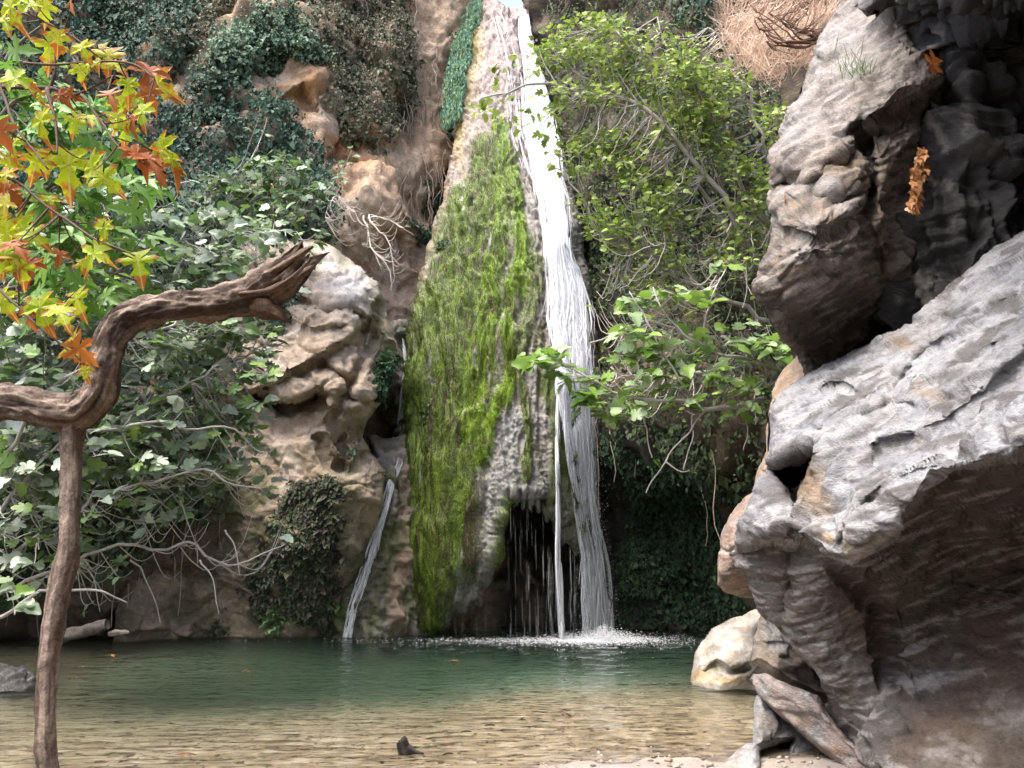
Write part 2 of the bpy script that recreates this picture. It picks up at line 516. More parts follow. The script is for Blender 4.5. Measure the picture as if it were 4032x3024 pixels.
# === SETTING ===
# ------------------------------------------------------------------ ground with the pool basin
def ground_h(x, y):
    p = np.stack([x * .35, y * .35, 0 * x], -1)
    n = fbm(p, 4)
    # distance into the pool from its near shore; the shore runs closer to the viewer on the left
    shore = 6.42 - 1.5 * smooth(.9, -1.5, x) - .9 * smooth(-1.5, -4, x) + .12 * n
    s = y - shore
    deep = -.06 * np.clip(s, 0, 1.0) - .05 * np.clip(s - 1.0, 0, 4) - 1.7 * smooth(1.6, 8.6, s - .3 * smooth(.5, -3, x)) * smooth(-7.5, -2.0, x) - .5 * smooth(5, 8, s)
    bank = .05 * np.clip(-s, 0, 1.0) + .09 * np.clip(-s - 1, 0, 6)
    h = np.where(s > 0, deep, bank)
    left = smooth(-6.4, -8.2, x + .35 * n + .12 * (y - 9.5)) * smooth(12.0, 10.6, y)
    h = h * (1 - left) + left * (.25 + .12 * n + .12 * np.clip(-x - 7, 0, 6))
    right = smooth(4.6, 6.2, x + .3 * n)
    h = h * (1 - right) + right * .3
    far = smooth(19, 26, np.maximum(np.abs(x) - 2, np.maximum(y, -y)))
    return h + far * (6 + 3 * n) + .015 * fbm(p * 9, 3)

def tensor(lo, hi, dense_lo, dense_hi, st, growth=1.25):
    a = list(np.arange(dense_lo, dense_hi, st)); d = st
    while a[-1] < hi: d *= growth; a.append(a[-1] + d)
    d = st
    while a[0] > lo: d *= growth; a.insert(0, a[0] - d)
    return np.array(a)

gx = tensor(-320, 320, -8, 6, .06); gy = tensor(-320, 420, 3.5, 16, .06)
GX, GY = np.meshgrid(gx, gy)
gz = ground_h(GX.ravel(), GY.ravel())
gp = np.stack([GX.ravel(), GY.ravel(), gz], -1)
gc = base_col(gp * (1, 1, 3), [(.31, .245, .155), (.26, .20, .125), (.36, .295, .20)], .9)
gr = fbm(gp * (8, 6, 3), 4, .65)
gc = mixc(gc, (.17, .14, .09), smooth(.1, .5, gr) * .55)
gc = mixc(gc, (.58, .50, .37), smooth(.15, .55, -gr) * .6)
gc = mixc(gc, (.13, .14, .095), smooth(-.3, -1.3, gz) * .85)
gc = mixc(gc, (.34, .38, .30), np.exp(-((gp[:, 0] - .6) / 2.0) ** 2 - ((gp[:, 1] - 11.6) / 1.3) ** 2) * .8)   # lime silt fanned out below the fall
gc = gc             # pale lime silt in the deep middle
gc = mixc(gc, (.24, .21, .19), smooth(-.03, .02, gz) * smooth(-3, -1, gp[:, 0]))
gc = mixc(gc, (.12, .09, .065), smooth(6.0, 4.6, gp[:, 1]))            # near bank out of view, darkened to cut bounced light
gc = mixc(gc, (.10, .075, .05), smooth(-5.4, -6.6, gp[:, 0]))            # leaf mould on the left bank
ny, nx = GX.shape
ii = np.arange(ny * nx).reshape(ny, nx)
gq = np.stack([ii[:-1, :-1], ii[:-1, 1:], ii[1:, 1:], ii[1:, :-1]], -1).reshape(-1, 4)
ground = obj('ground', mesh_np('ground', gp, None, gq, gc), M['ground'])
tag(ground, 'sandy pebbly pool bed and gravel shore, tan brown', None, kind='structure')

# ------------------------------------------------------------------ pool water
def make_water():
    m, nt, p = newmat('pool_water'); L = nt.links; out = nt.nodes['Material Output']
    nt.nodes.remove(p)
    co = N(nt, 'ShaderNodeTexCoord'); mp = N(nt, 'ShaderNodeMapping'); mp.inputs['Scale'].default_value = (1.3, 3.2, 1)
    L.new(co.outputs['Object'], mp.inputs[0])
    n1 = N(nt, 'ShaderNodeTexNoise'); n1.inputs['Scale'].default_value = 2.0; n1.inputs['Detail'].default_value = 1.2; n1.inputs['Roughness'].default_value = .5
    n2 = N(nt, 'ShaderNodeTexNoise'); n2.inputs['Scale'].default_value = 6; n2.inputs['Detail'].default_value = 1
    L.new(mp.outputs[0], n1.inputs['Vector']); L.new(mp.outputs[0], n2.inputs['Vector'])
    ad = N(nt, 'ShaderNodeMath', operation='MULTIPLY_ADD'); ad.inputs[1].default_value = .16
    L.new(n2.outputs[0], ad.inputs[0]); L.new(n1.outputs[0], ad.inputs[2])
    b = N(nt, 'ShaderNodeBump'); b.inputs['Strength'].default_value = 1.0; b.inputs['Distance'].default_value = .10
    L.new(ad.outputs[0], b.inputs['Height'])
    fr = N(nt, 'ShaderNodeFresnel'); fr.inputs[0].default_value = 1.33; L.new(b.outputs[0], fr.inputs['Normal'])
    rf = N(nt, 'ShaderNodeBsdfRefraction'); rf.inputs['IOR'].default_value = 1.33; rf.inputs['Roughness'].default_value = 0.0
    gl = N(nt, 'ShaderNodeBsdfGlossy'); gl.inputs['Roughness'].default_value = .015; L.new(b.outputs[0], gl.inputs['Normal'])
    mx = N(nt, 'ShaderNodeMixShader'); L.new(b.outputs[0], rf.inputs['Normal']); L.new(fr.outputs[0], mx.inputs[0]); L.new(rf.outputs[0], mx.inputs[1]); L.new(gl.outputs[0], mx.inputs[2])
    L.new(mx.outputs[0], out.inputs['Surface'])
    ab = N(nt, 'ShaderNodeVolumeAbsorption'); ab.inputs['Color'].default_value = (.44, .73, .60, 1); ab.inputs['Density'].default_value = .30
    ss = N(nt, 'ShaderNodeVolumeScatter'); ss.inputs['Color'].default_value = (.55, .9, .8, 1); ss.inputs['Density'].default_value = .034
    av = N(nt, 'ShaderNodeAddShader'); L.new(ab.outputs[0], av.inputs[0]); L.new(ss.outputs[0], av.inputs[1])
    L.new(av.outputs[0], out.inputs['Volume'])
    return m
M['water'] = make_water()
wx = np.arange(-16, 12.01, .1); wy = np.arange(3.2, 19.01, .1)
WX, WY = np.meshgrid(wx, wy)
imp = np.hypot(WX - 1.63, WY - 14.2)
wz = .012 * np.sin(imp * 9) * np.exp(-imp * .35) + .006 * fbm(np.stack([WX.ravel() * 2, WY.ravel() * 5, 0 * WX.ravel()], -1), 3).reshape(WX.shape)
wp = np.stack([WX, WY, wz], -1)
wn, wm = WX.shape
ii = np.arange(wn * wm).reshape(wn, wm)
wq = np.stack([ii[:-1, :-1], ii[:-1, 1:], ii[1:, 1:], ii[1:, :-1]], -1).reshape(-1, 4)
wv = np.concatenate([wp.reshape(-1, 3), [(-16, 3.2, -4), (12, 3.2, -4), (12, 19, -4), (-16, 19, -4)]])
nb = wn * wm
side = []
side += [(nb, nb + 3, nb + 2, nb + 1)]
def skirt(edge, a, b):
    return [(edge[k + 1], edge[k], a, a) for k in range(0)]
wt = []
for edge, a, b in ((ii[0], nb, nb + 1), (ii[:, -1], nb + 1, nb + 2), (ii[-1][::-1], nb + 2, nb + 3), (ii[:, 0][::-1], nb + 3, nb)):
    h = len(edge) // 2
    for k in range(len(edge) - 1):
        wt.append((edge[k + 1], edge[k], a if k < h else b))
    wt.append((edge[h], a, b))
pool = obj('pool_water', mesh_np('pool_water', wv, wt, np.concatenate([wq, np.array(side)]), np.ones((len(wv), 3))), M['water'])
tag(pool, 'clear green pool water at the foot of the waterfall', None, kind='structure')

# ------------------------------------------------------------------ cliffs behind
IVY_L = [(-60, -250), (330, -250), (405, -20), (402, 60), (412, 115), (380, 170), (345, 160), (300, 90), (270, 110), (300, 180), (330, 235), (250, 260), (-60, 260)]
def cl_disp(p, u, v):
    m = inside(np.stack([u, v], -1), IVY_L).astype(float)
    d = .5 * fbm(p * .35, 3) + (.25 * facets(p * (.7, .7, .4) + .2 * fbm(p, 2)[:, None]) + .10 * facets(p * (2, 2, 1.1), 5.)) * (1 - .6 * m)
    bush = fbm(p * .75 + 4, 3)
    q = p + .2 * np.stack([fbm(p * 1.5, 2), fbm(p * 1.5 + 5, 2), 0 * u], -1)
    return d + m * .5 * (bush + .2) + .07 * ridged(q * (2.6, 2.6, 1.2), 3) + .05 * fbm(p * 6, 3)
def cl_col(p, u, v, n):
    c = base_col(p, [(.42, .29, .18), (.48, .36, .26), (.35, .22, .13), (.40, .31, .23)], .5)
    c = mixc(c, (.58, .42, .29), blob(u, v, [(430, 40, 50, 90), (440, 150, 25, 60), (395, 215, 60, 40)]) * .8)
    c = mixc(c, (.45, .20, .06), blob(u, v, [(305, 100, 12, 22), (345, 152, 26, 12), (360, 165, 18, 10)]) * .7)
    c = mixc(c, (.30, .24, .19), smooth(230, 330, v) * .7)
    c = mixc(c, (.11, .09, .07), smooth(300, 420, v) * smooth(330, 230, u) * .9)  # shade behind the thicket painted dark on the lower left wall
    c = mixc(c, (.045, .042, .035), smooth(480, 510, u) * smooth(440, 480, v))      # cave shade painted near black on the wall behind the hollow
    f = fbm(p * (2.5, 2.5, .5), 4)
    return mixc(c, (.22, .14, .09), smooth(.1, .5, f) * .5)
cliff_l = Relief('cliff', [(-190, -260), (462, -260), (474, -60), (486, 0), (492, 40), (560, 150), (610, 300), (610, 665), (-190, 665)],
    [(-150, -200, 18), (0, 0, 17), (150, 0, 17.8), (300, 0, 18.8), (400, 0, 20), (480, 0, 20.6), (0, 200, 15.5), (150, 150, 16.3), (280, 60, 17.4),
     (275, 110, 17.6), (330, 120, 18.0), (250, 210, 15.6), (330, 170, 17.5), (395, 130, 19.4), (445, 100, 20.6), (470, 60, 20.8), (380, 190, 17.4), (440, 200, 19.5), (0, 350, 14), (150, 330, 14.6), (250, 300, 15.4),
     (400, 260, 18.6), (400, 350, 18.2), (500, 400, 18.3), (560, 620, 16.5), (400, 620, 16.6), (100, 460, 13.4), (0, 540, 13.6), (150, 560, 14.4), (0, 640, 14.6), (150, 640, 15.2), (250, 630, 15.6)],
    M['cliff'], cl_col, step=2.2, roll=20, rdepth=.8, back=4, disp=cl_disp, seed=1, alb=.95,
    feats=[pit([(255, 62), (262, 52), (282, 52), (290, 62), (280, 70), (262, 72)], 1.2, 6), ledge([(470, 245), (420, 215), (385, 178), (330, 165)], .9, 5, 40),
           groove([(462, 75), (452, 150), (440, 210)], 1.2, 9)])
tag(cliff_l.o, 'tall orange brown cliff draped with ivy left of the waterfall', None, kind='structure')

def cr_disp(p, u, v):
    return .5 * fbm(p * .4, 4) + .25 * ridged(p * (.8, .8, .6), 4) + .1 * fbm(p * 2.2, 3)
def cr_col(p, u, v, n):
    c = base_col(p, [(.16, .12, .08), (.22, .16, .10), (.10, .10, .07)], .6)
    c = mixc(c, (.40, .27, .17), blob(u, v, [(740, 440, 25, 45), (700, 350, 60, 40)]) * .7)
    c = mixc(c, (.05, .048, .04), smooth(720, 640, u) * smooth(420, 470, v) * .9)  # shade of the undercut painted into the rock colour
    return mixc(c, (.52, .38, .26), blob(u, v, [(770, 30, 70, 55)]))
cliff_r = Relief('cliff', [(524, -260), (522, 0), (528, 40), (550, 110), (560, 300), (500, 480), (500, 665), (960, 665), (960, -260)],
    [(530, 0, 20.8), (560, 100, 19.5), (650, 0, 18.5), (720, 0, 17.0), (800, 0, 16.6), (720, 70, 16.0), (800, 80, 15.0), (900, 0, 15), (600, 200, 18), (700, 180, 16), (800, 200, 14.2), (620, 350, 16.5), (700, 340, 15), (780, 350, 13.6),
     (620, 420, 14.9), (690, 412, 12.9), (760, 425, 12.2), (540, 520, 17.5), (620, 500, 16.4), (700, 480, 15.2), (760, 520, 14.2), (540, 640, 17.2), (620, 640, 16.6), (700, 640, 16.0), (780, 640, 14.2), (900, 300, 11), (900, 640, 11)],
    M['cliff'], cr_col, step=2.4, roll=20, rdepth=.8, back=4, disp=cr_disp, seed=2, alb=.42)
tag(cliff_r.o, 'dark undercut cliff behind and right of the waterfall', None, kind='structure')

def gorge_side(name, label, x0, y0, y1, h, lean, sgn, seed, top=3.0):
    a = np.linspace(0, 1, 90); b = np.linspace(0, 1, 50)
    A, B = np.meshgrid(a, b)
    y = y0 + (y1 - y0) * A; z = -1.5 + h * B
    x = x0 + lean * B * h + 0 * A
    p = np.stack([x.ravel(), y.ravel(), z.ravel()], -1)
    d = 1.1 * fbm(p * .18 + seed, 4) + .5 * ridged(p * .5 + seed, 4)
    p[:, 0] -= sgn * d
    p2 = p.reshape(50, 90, 3); topr = p2[-1].copy(); topr[:, 0] += sgn * 14; topr[:, 2] += top
    v = np.concatenate([p, topr]); ii = np.arange(51 * 90).reshape(51, 90)
    q = np.stack([ii[:-1, :-1], ii[:-1, 1:], ii[1:, 1:], ii[1:, :-1]], -1).reshape(-1, 4)
    c = base_col(v, [(.24, .2, .15), (.16, .14, .1), (.08, .1, .05)], .4)
    o = obj(name, mesh_np(name, v, None, q, c), M['cliff'])
    tag(o, label, None, kind='structure')
gorge_side('cliff', 'rock wall of the gorge beyond the right edge', 6.2, -14, 8.6, 17, .0, 1, 3)
gorge_side("cliff", "wooded rock wall of the gorge beyond the left edge", -11.5, -16, 11, 10, -.3, -1, 9)

def rear_light_block():  # wall added out of view to keep low sky light off undersides
    a = np.linspace(-1, 1, 80); b = np.linspace(0, 1, 40); A, B = np.meshgrid(a, b)
    p = np.stack([(A * 14).ravel(), (-6.0 - 1.0 * B + 2.5 * A * A).ravel(), (-1 + (6.0 + 7.5 * smooth(-.45, .1, A)) * B).ravel()], -1)
    p[:, 1] += 1.0 * fbm(p * .2, 4) + .4 * ridged(p * .5, 3)
    top = p[-80:] + (0, -20, 4); v = np.concatenate([p, top]); ii = np.arange(41 * 80).reshape(41, 80)
    q = np.stack([ii[:-1, :-1], ii[:-1, 1:], ii[1:, 1:], ii[1:, :-1]], -1).reshape(-1, 4)
    o = obj('cliff', mesh_np('cliff', v, None, q, base_col(v, [(.2, .17, .13), (.1, .1, .06), (.06, .08, .04)], .4)), M['cliff'])
    tag(o, 'unseen wall added behind the viewer to block low sky light', None, kind='structure')
rear_light_block()

# ------------------------------------------------------------------ rock left of the fall
TAN = [(.40, .32, .24), (.47, .39, .31), (.31, .24, .17), (.44, .34, .24)]
def lr_disp(p, u, v):
    f1, f2, _ = worley(rotp(p, R(-25)) * (.42, .42, .7) + .35 * np.stack([fbm(p * .8, 3), fbm(p * .8 + 9, 3), fbm(p * .8 + 19, 3)], -1))
    cr = smooth(.0, .10, f2 - f1)
    q = rotp(p, R(-28))
    f3, f4, _ = worley(q * (.7, .7, 1.5) + 7.7)
    lo = smooth(470, 520, v)
    w2 = p + .12 * np.stack([fbm(p * 1.8, 3), fbm(p * 1.8 + 9, 3), fbm(p * 1.8 + 19, 3)], -1)
    return (.06 * cr + .0 * f3) * (1 - .6 * lo) + .10 * fbm(p * .7, 2) + .17 * facets(rotp(w2, R(-28)) * (.75, .75, 1.3), 3.3) + .05 * facets(rotp(w2, R(-20)) * (2.2, 2.2, 3.4), 8.1) + .03 * fbm(p * 6, 3) + .012 * fbm(p * 18, 2) - .1
def lr_col(p, u, v, n):
    c = base_col(p, TAN, .8)
    c = mixc(c, (.60, .57, .55), blob(u, v, [(352, 285, 26, 24), (330, 260, 15, 14)]) * .85)
    mo = smooth(-.15, .3, fbm(p * 1.1 + 3, 4)) * smooth(430, 500, v)
    c = mixc(c, (.11, .11, .045), mo * .9)
    c = mixc(c, (.13, .13, .06), blob(u, v, [(383, 360, 10, 25), (345, 250, 10, 14), (340, 500, 25, 40), (378, 320, 10, 30)]) * .75)
    c = mixc(c, (.10, .085, .06), smooth(500, 560, v) * .6)
    return c
left_rock = Relief('boulder', [(235, 240), (285, 236), (319, 240), (342, 252), (361, 266), (378, 283), (385, 300), (390, 320), (397, 343), (396, 360), (384, 380), (379, 405), (366, 424), (364, 436), (372, 452), (386, 470),
     (384, 500), (372, 545), (355, 590), (347, 640), (345, 660), (110, 660), (120, 560), (200, 400)],
    [(240, 250, 14.6), (319, 245, 15.2), (300, 280, 14.2), (340, 290, 14.1), (375, 300, 14.5), (390, 345, 14.9), (280, 340, 13.7), (330, 350, 13.5), (365, 380, 13.9), (290, 390, 13.6), (250, 370, 14.2), (285, 415, 14.3), (330, 420, 13.6),
     (360, 430, 14.3), (250, 450, 14.6), (310, 470, 13.9), (360, 480, 13.8), (230, 550, 14.6), (300, 540, 14.0), (350, 560, 14.2), (130, 600, 14.0), (220, 635, 14.8), (300, 635, 14.6), (345, 630, 14.9)],
    M['tan'], lr_col, step=1.3, roll=16, rdepth=.6, back=2.5, disp=lr_disp, seed=3, alb=.9,
    feats=[groove([(255, 398), (290, 408), (305, 402), (320, 396)], .8, 5), ledge([(268, 384), (292, 372), (325, 355), (348, 340), (364, 324)], .38, 4, 22), ledge([(245, 392), (270, 402), (292, 406), (314, 396)], .5, 4, 30), groove([(300, 300), (330, 312), (350, 306), (366, 320)], .22, 3), groove([(322, 366), (345, 378), (352, 400)], .3, 4), ledge([(285, 318), (310, 330), (336, 326)], .16, 4, 20), groove([(318, 262), (312, 300), (322, 330)], .12, 5), groove([(372, 452), (350, 470), (330, 462), (316, 440)], .25, 4), groove([(385, 300), (372, 345), (360, 365), (352, 385)], .35, 4),
           groove([(345, 395), (330, 420), (345, 440), (340, 465)], .3, 4), groove([(352, 310), (365, 330), (362, 350)], .3, 4)])
tag(left_rock.o, 'large cracked tan boulder standing in the water left of the mossy cone', 'boulder')

# mossy conglomerate apron under the side trickle
def ap_disp(p, u, v):
    return .16 * fbm(p * 1.4, 4) + .10 * ridged(p * (3, 3, 1.2), 3) + .07 * fbm(p * 7, 3)
def ap_col(p, u, v, n):
    c = base_col(p, [(.20, .18, .14), (.30, .26, .21), (.14, .13, .08)], 1.6)
    c = mixc(c, (.40, .28, .17), blob(u, v, [(402, 560, 7, 60), (406, 470, 12, 25), (395, 600, 7, 40)]) * .8)
    c = mixc(c, (.09, .12, .025), blob(u, v, [(352, 560, 12, 50), (366, 520, 10, 30), (348, 610, 9, 30)]) * .9)
    c = mixc(c, (.45, .40, .37), blob(u, v, [(390, 455, 18, 14)]) * .7)
    return mixc(c, (.12, .14, .04), smooth(.1, .5, fbm(p * 1.5 + 40, 4)) * .7)
apron = Relief('rock_apron', [(366, 436), (388, 440), (420, 430), (430, 480), (430, 660), (335, 660), (340, 620), (350, 575), (366, 525), (380, 480)],
    [(370, 438, 15.4), (395, 438, 15.6), (420, 440, 15.8), (390, 465, 15.2), (380, 500, 14.9), (410, 500, 15.2), (360, 560, 14.7), (400, 560, 14.9), (345, 630, 14.8), (380, 630, 14.7), (415, 630, 15.2)],
    M['travertine'], ap_col, step=1.4, roll=10, rdepth=.4, back=2, disp=ap_disp, seed=4, alb=.7)
tag(apron.o, 'wet pebbly rock apron with a thin side trickle, left of the mossy cone', 'rock')
# wet gully wall behind the upper trickle
gully = Relief('rock_ledge', [(378, 330), (395, 322), (425, 322), (430, 460), (372, 460), (380, 420), (384, 380)],
    [(395, 330, 16.6), (420, 330, 16.6), (388, 380, 16.2), (420, 380, 16.3), (384, 425, 16.8), (375, 440, 16.6), (415, 440, 15.9)],
    M['travertine'], lambda p, u, v, n: mixc(base_col(p, [(.10, .08, .06), (.16, .13, .10), (.05, .05, .04)], 2), (.07, .08, .03), smooth(0, .4, fbm(p * 2, 3)) * .7),
    step=1.6, roll=6, rdepth=.3, back=1.0, disp=ap_disp, seed=5, feats=[pit([(364, 434), (372, 422), (385, 415), (395, 424), (404, 440), (385, 441)], 1.3, 5)])
tag(gully.o, 'dark wet gully rock between the tan boulder and the mossy cone', 'rock')

# ------------------------------------------------------------------ the travertine cone
MOSS_STRIPES = [  # line, half-width, strength, brightness
    ([(500, 130), (520, 200), (524, 260), (512, 320), (506, 380), (490, 430), (487, 460)], 9, 1.0, 1.0),
    ([(505, 170), (500, 240), (492, 300), (480, 380), (470, 440)], 14, 1.0, .75),
    ([(490, 150), (478, 220), (462, 300), (450, 380), (440, 470), (432, 560), (428, 620)], 16, .95, .5),
    ([(465, 200), (445, 270), (428, 340), (420, 420), (420, 520), (422, 610)], 12, .95, .55),
    ([(478, 420), (468, 480), (455, 540), (445, 600)], 10, .8, .45),
    ([(524, 380), (524, 440), (522, 480)], 4, .85, .4),
    ([(550, 370), (552, 440), (554, 500)], 5, .8, .35),
    ([(532, 260), (526, 330), (520, 380)], 5, .7, .45),
    ([(567, 440), (572, 500), (578, 545)], 7, .85, .3),
    ([(504, 500), (503, 550), (494, 590)], 6, .8, .6)]
def moss_mask(p, u, v):
    P = np.stack([u, v], -1)
    wob = np.stack([8 * fbm(np.stack([u * .03, v * .012, 0 * u], -1), 3), 0 * u], -1)
    m = np.zeros(len(u)); br = np.zeros(len(u))
    for line, hw, st, b in MOSS_STRIPES:
        d = polydist(P + wob, line, False)
        k = st * smooth(hw * 1.5, hw * .5, d)
        br = np.where(k > m, b, br); m = np.maximum(m, k)
    m = np.maximum(m, .9 * smooth(215, 300, v) * smooth(600, 560, v) * smooth(505 - .06 * (v - 300), 490 - .06 * (v - 300), u))
    m = m * smooth(-.75, -.3, fbm(p * (5, 5, .55), 3) + .15 * m)
    return m, br
def cone_flutes(p):
    q = np.stack([p[:, 0] * 4.5, p[:, 1] * 2.5, p[:, 2] * .4], -1)
    return ridged(q, 3)
def pebb(p):
    f1, f2, _ = worley(p)
    return smooth(0, .45, f2 - f1) - .5
def cone_disp(p, u, v):
    m, b = moss_mask(p, u, v)
    f = cone_flutes(p + .25 * np.stack([fbm(p * .7, 2), fbm(p * .7 + 5, 2), 0 * u], -1))
    top = smooth(180, 60, v)
    d = .07 * f + .12 * fbm(p * .8, 3) + .03 * fbm(p * 7, 3) * (1 - m) + .032 * (pebb(p * 12) + .5 * pebb(p * 24)) * (1 - m)
    return d + m * (.09 + .032 * fbm(p * (10, 7, 1.0), 3) + .012 * fbm(p * (20, 20, 7), 2))
def cone_col(p, u, v, n):
    m, b = moss_mask(p, u, v)
    c = base_col(p, [(.31, .275, .235), (.38, .34, .30), (.19, .165, .12), (.33, .30, .25)], 2.2)
    c = mixc(c, (.42, .32, .28), smooth(210, 130, v) * .8)
    c = mixc(c, (.20, .14, .13), smooth(.1, .45, fbm(p * (6, 6, 4), 3)) * smooth(230, 130, v) * .8)
    c = mixc(c, (.14, .135, .09), smooth(420, 500, v) * smooth(-.3, .3, fbm(p * (4, 4, 1), 3)) * .6)
    edge = blob(u, v, [(468, 70, 9, 50), (461, 130, 6, 40), (476, 45, 8, 30)])
    c = mixc(c, (.45, .33, .07), edge * .8)
    c = mixc(c, (.38, .27, .17), blob(u, v, [(425, 280, 7, 40), (437, 240, 8, 30), (446, 200, 7, 30), (447, 480, 7, 80), (440, 560, 8, 60)]) * .85)
    c = mixc(c, (.35, .36, .33), blob(u, v, [(512, 440, 14, 60), (495, 500, 16, 50), (530, 500, 14, 30), (470, 560, 14, 40)]) * .7)
    c = mixc(c, (.13, .13, .04), blob(u, v, [(540, 400, 22, 120), (580, 420, 14, 130), (548, 470, 20, 40)]) * smooth(-.2, .3, fbm(p * (3, 3, .6), 3)))
    c = mixc(c, (.10, .17, .09), blob(u, v, [(414, 380, 8, 50), (462, 520, 14, 60), (440, 600, 12, 40)]) * .6)
    mc = np.outer(1 - b, (.092, .112, .02)) + np.outer(b, (.19, .30, .022))
    mc = mc * (.65 + .7 * smooth(-.5, .5, fbm(p * (7, 7, .8), 3)))[:, None]
    mc = mixc(mc, (.10, .07, .035), smooth(.2, .5, fbm(p * (6, 6, .35) + 9, 3)) * .75)
    c = c + (mc - c) * np.clip(m, 0, 1)[:, None]
    return c
cone = Relief('travertine_cone', [(487, -6), (500, 2), (512, 8), (524, 4), (530, 20), (537, 55), (556, 130), (574, 190), (584, 250), (592, 301), (597, 360), (599, 417), (597, 470), (590, 520), (586, 545), (582, 558), (578, 548), (575, 556), (571, 544),
     (567, 540), (563, 548), (559, 528), (555, 536), (551, 516), (547, 524), (543, 504), (539, 515), (535, 501), (531, 513), (527, 499), (523, 511), (519, 497), (515, 509), (511, 499), (507, 520), (502, 530), (501, 556), (493, 566), (492, 584), (484, 592), (481, 606), (472, 604), (466, 613), (456, 611), (449, 620), (440, 624), (432, 636), (428, 648),
     (415, 648), (412, 602), (409, 532), (407, 463), (409, 435), (407, 394), (409, 333), (416, 296), (429, 250), (442, 204), (453, 153), (455, 93), (464, 46), (478, 8)],
    [(500, 0, 20.0), (480, 10, 20.2), (525, 10, 20.2), (510, 40, 19.2), (465, 50, 19.6), (535, 60, 19.5), (500, 90, 18.3), (456, 100, 18.9), (550, 120, 18.6), (510, 150, 17.3), (456, 153, 18.0), (568, 180, 17.7), (520, 210, 16.4), (444, 204, 17.2), (480, 230, 16.2),
     (560, 240, 16.2), (585, 260, 16.8), (431, 260, 16.5), (500, 300, 15.3), (550, 300, 15.3), (420, 300, 16.1), (590, 310, 16.2), (460, 340, 15.1), (412, 340, 15.8), (520, 380, 14.6), (570, 380, 14.8), (597, 400, 15.6), (410, 420, 15.5), (460, 430, 14.6),
     (515, 450, 14.2), (560, 460, 14.4), (597, 480, 15.7), (410, 520, 15.3), (450, 520, 14.5), (500, 510, 14.0), (530, 500, 13.9), (570, 540, 14.7), (586, 540, 15.4), (412, 620, 15.3), (440, 600, 14.7), (480, 590, 14.3), (425, 640, 15.3)],
    M['travertine'], cone_col, step=1.15, roll=12, rdepth=.7, back=1.6, disp=cone_disp, jag=2.4, seed=6, alb=.66)
tag(cone.o, 'tall moss covered travertine cone carrying the main waterfall', 'rock formation')
# ------------------------------------------------------------------ rocks on the right
GREY = [(.40, .41, .435), (.50, .515, .545), (.31, .315, .325), (.44, .435, .43)]
def sch_disp(amp=.05, big=.18, ry=R(32), thick=.10, seed=0.):
    def f(p, u, v):
        q = p + seed
        fq = rotp(q + .05 * np.stack([fbm(q * 3, 2), fbm(q * 3 + 9, 2), fbm(q * 3 + 19, 2)], -1), ry, R(10))
        return big * .8 * fbm(q * .8, 2) + amp * 2.2 * facets(fq * (1.1, 1.1, 2.6)) + amp * .75 * facets(fq * (3.2, 3.2, 7.5), 4.) + amp * .35 * facets(fq * (8, 8, 18), 7.) + .006 * fbm(q * 26, 2) + .0 * q[:, 0]
        return big * fbm(q * .9, 3) + strata(q, ry, R(10), amp, thick) + strata(q + 3, ry, R(10), amp * .32, thick * .3) + .5 * amp * fbm(q * 9, 3) + .7 * amp * np.abs(fbm(rotp(q, ry) * (1.6, 1.6, 5), 3))
    return f

def flecks(c, p, ry, dark=(.13, .115, .10), pale=(.62, .61, .60), k=1.0):
    # short dark splits and pale quartz streaks along the bedding
    q = rotp(p, ry, R(10))
    c = mixc(c, dark, smooth(.06, .36, fbm(q * (2.6, 2.6, 17) + 2, 4)) * .8 * k)
    c = mixc(c, pale, smooth(.1, .45, fbm(q * (3.0, 3.0, 24) + 12, 3)) * .65 * k)
    c = mixc(c, dark, smooth(.3, .6, fbm(p * 14, 2)) * .5 * k)
    return c
def dw_col(p, u, v, n):
    c = base_col(p, [(.055, .052, .05), (.09, .085, .08), (.035, .032, .03)], 1.8)  # near-black palette paints in the shade under the overhang
    return mixc(c, (.33, .30, .26), smooth(.2, .6, fbm(p * (5, 5, 2), 3)) * smooth(985, 930, u) * .8)
def dw_disp(p, u, v):
    w_ = p + .3 * np.stack([fbm(p, 3), fbm(p + 7, 3), 0 * u], -1)
    f1, f2, _ = worley(w_ * (2.0, 2.0, 1.0))
    return .30 * ridged(p * (1.8, 1.8, .5), 3) + .22 * smooth(0, .25, f2 - f1) + strata(p, R(12), 0, .05, .13) - .2
dark_wall = Relief('cliff', [(880, -330), (885, -120), (893, -20), (905, 30), (925, 60), (930, 90), (908, 130), (900, 170), (900, 247), (893, 300), (900, 352), (1180, 352), (1180, -330)],
    [(900, -250, 4.5), (1050, -250, 3.0), (1170, -250, 2.6), (900, -80, 6.5), (1000, -90, 4.4), (1150, -100, 3.2), (905, 20, 7.6), (940, 20, 7.2), (985, 10, 6.9), (1040, 0, 6.8), (1150, 0, 5.2), (930, 100, 7.5), (970, 110, 7.1), (1024, 110, 7.7), (1150, 110, 6.2),
     (915, 200, 7.3), (945, 200, 7.0), (985, 200, 7.2), (1024, 200, 7.3), (1150, 200, 5.8), (915, 300, 7.4), (960, 290, 7.0), (1060, 300, 6.4), (1150, 330, 5.5)],
    M['schist'], dw_col, step=1.6, roll=6, rdepth=.25, back=2.0, disp=dw_disp, seed=11, jag=3.5)
tag(dark_wall.o, 'craggy overhanging rock wall painted near black for shade at the upper right', None, kind='structure')

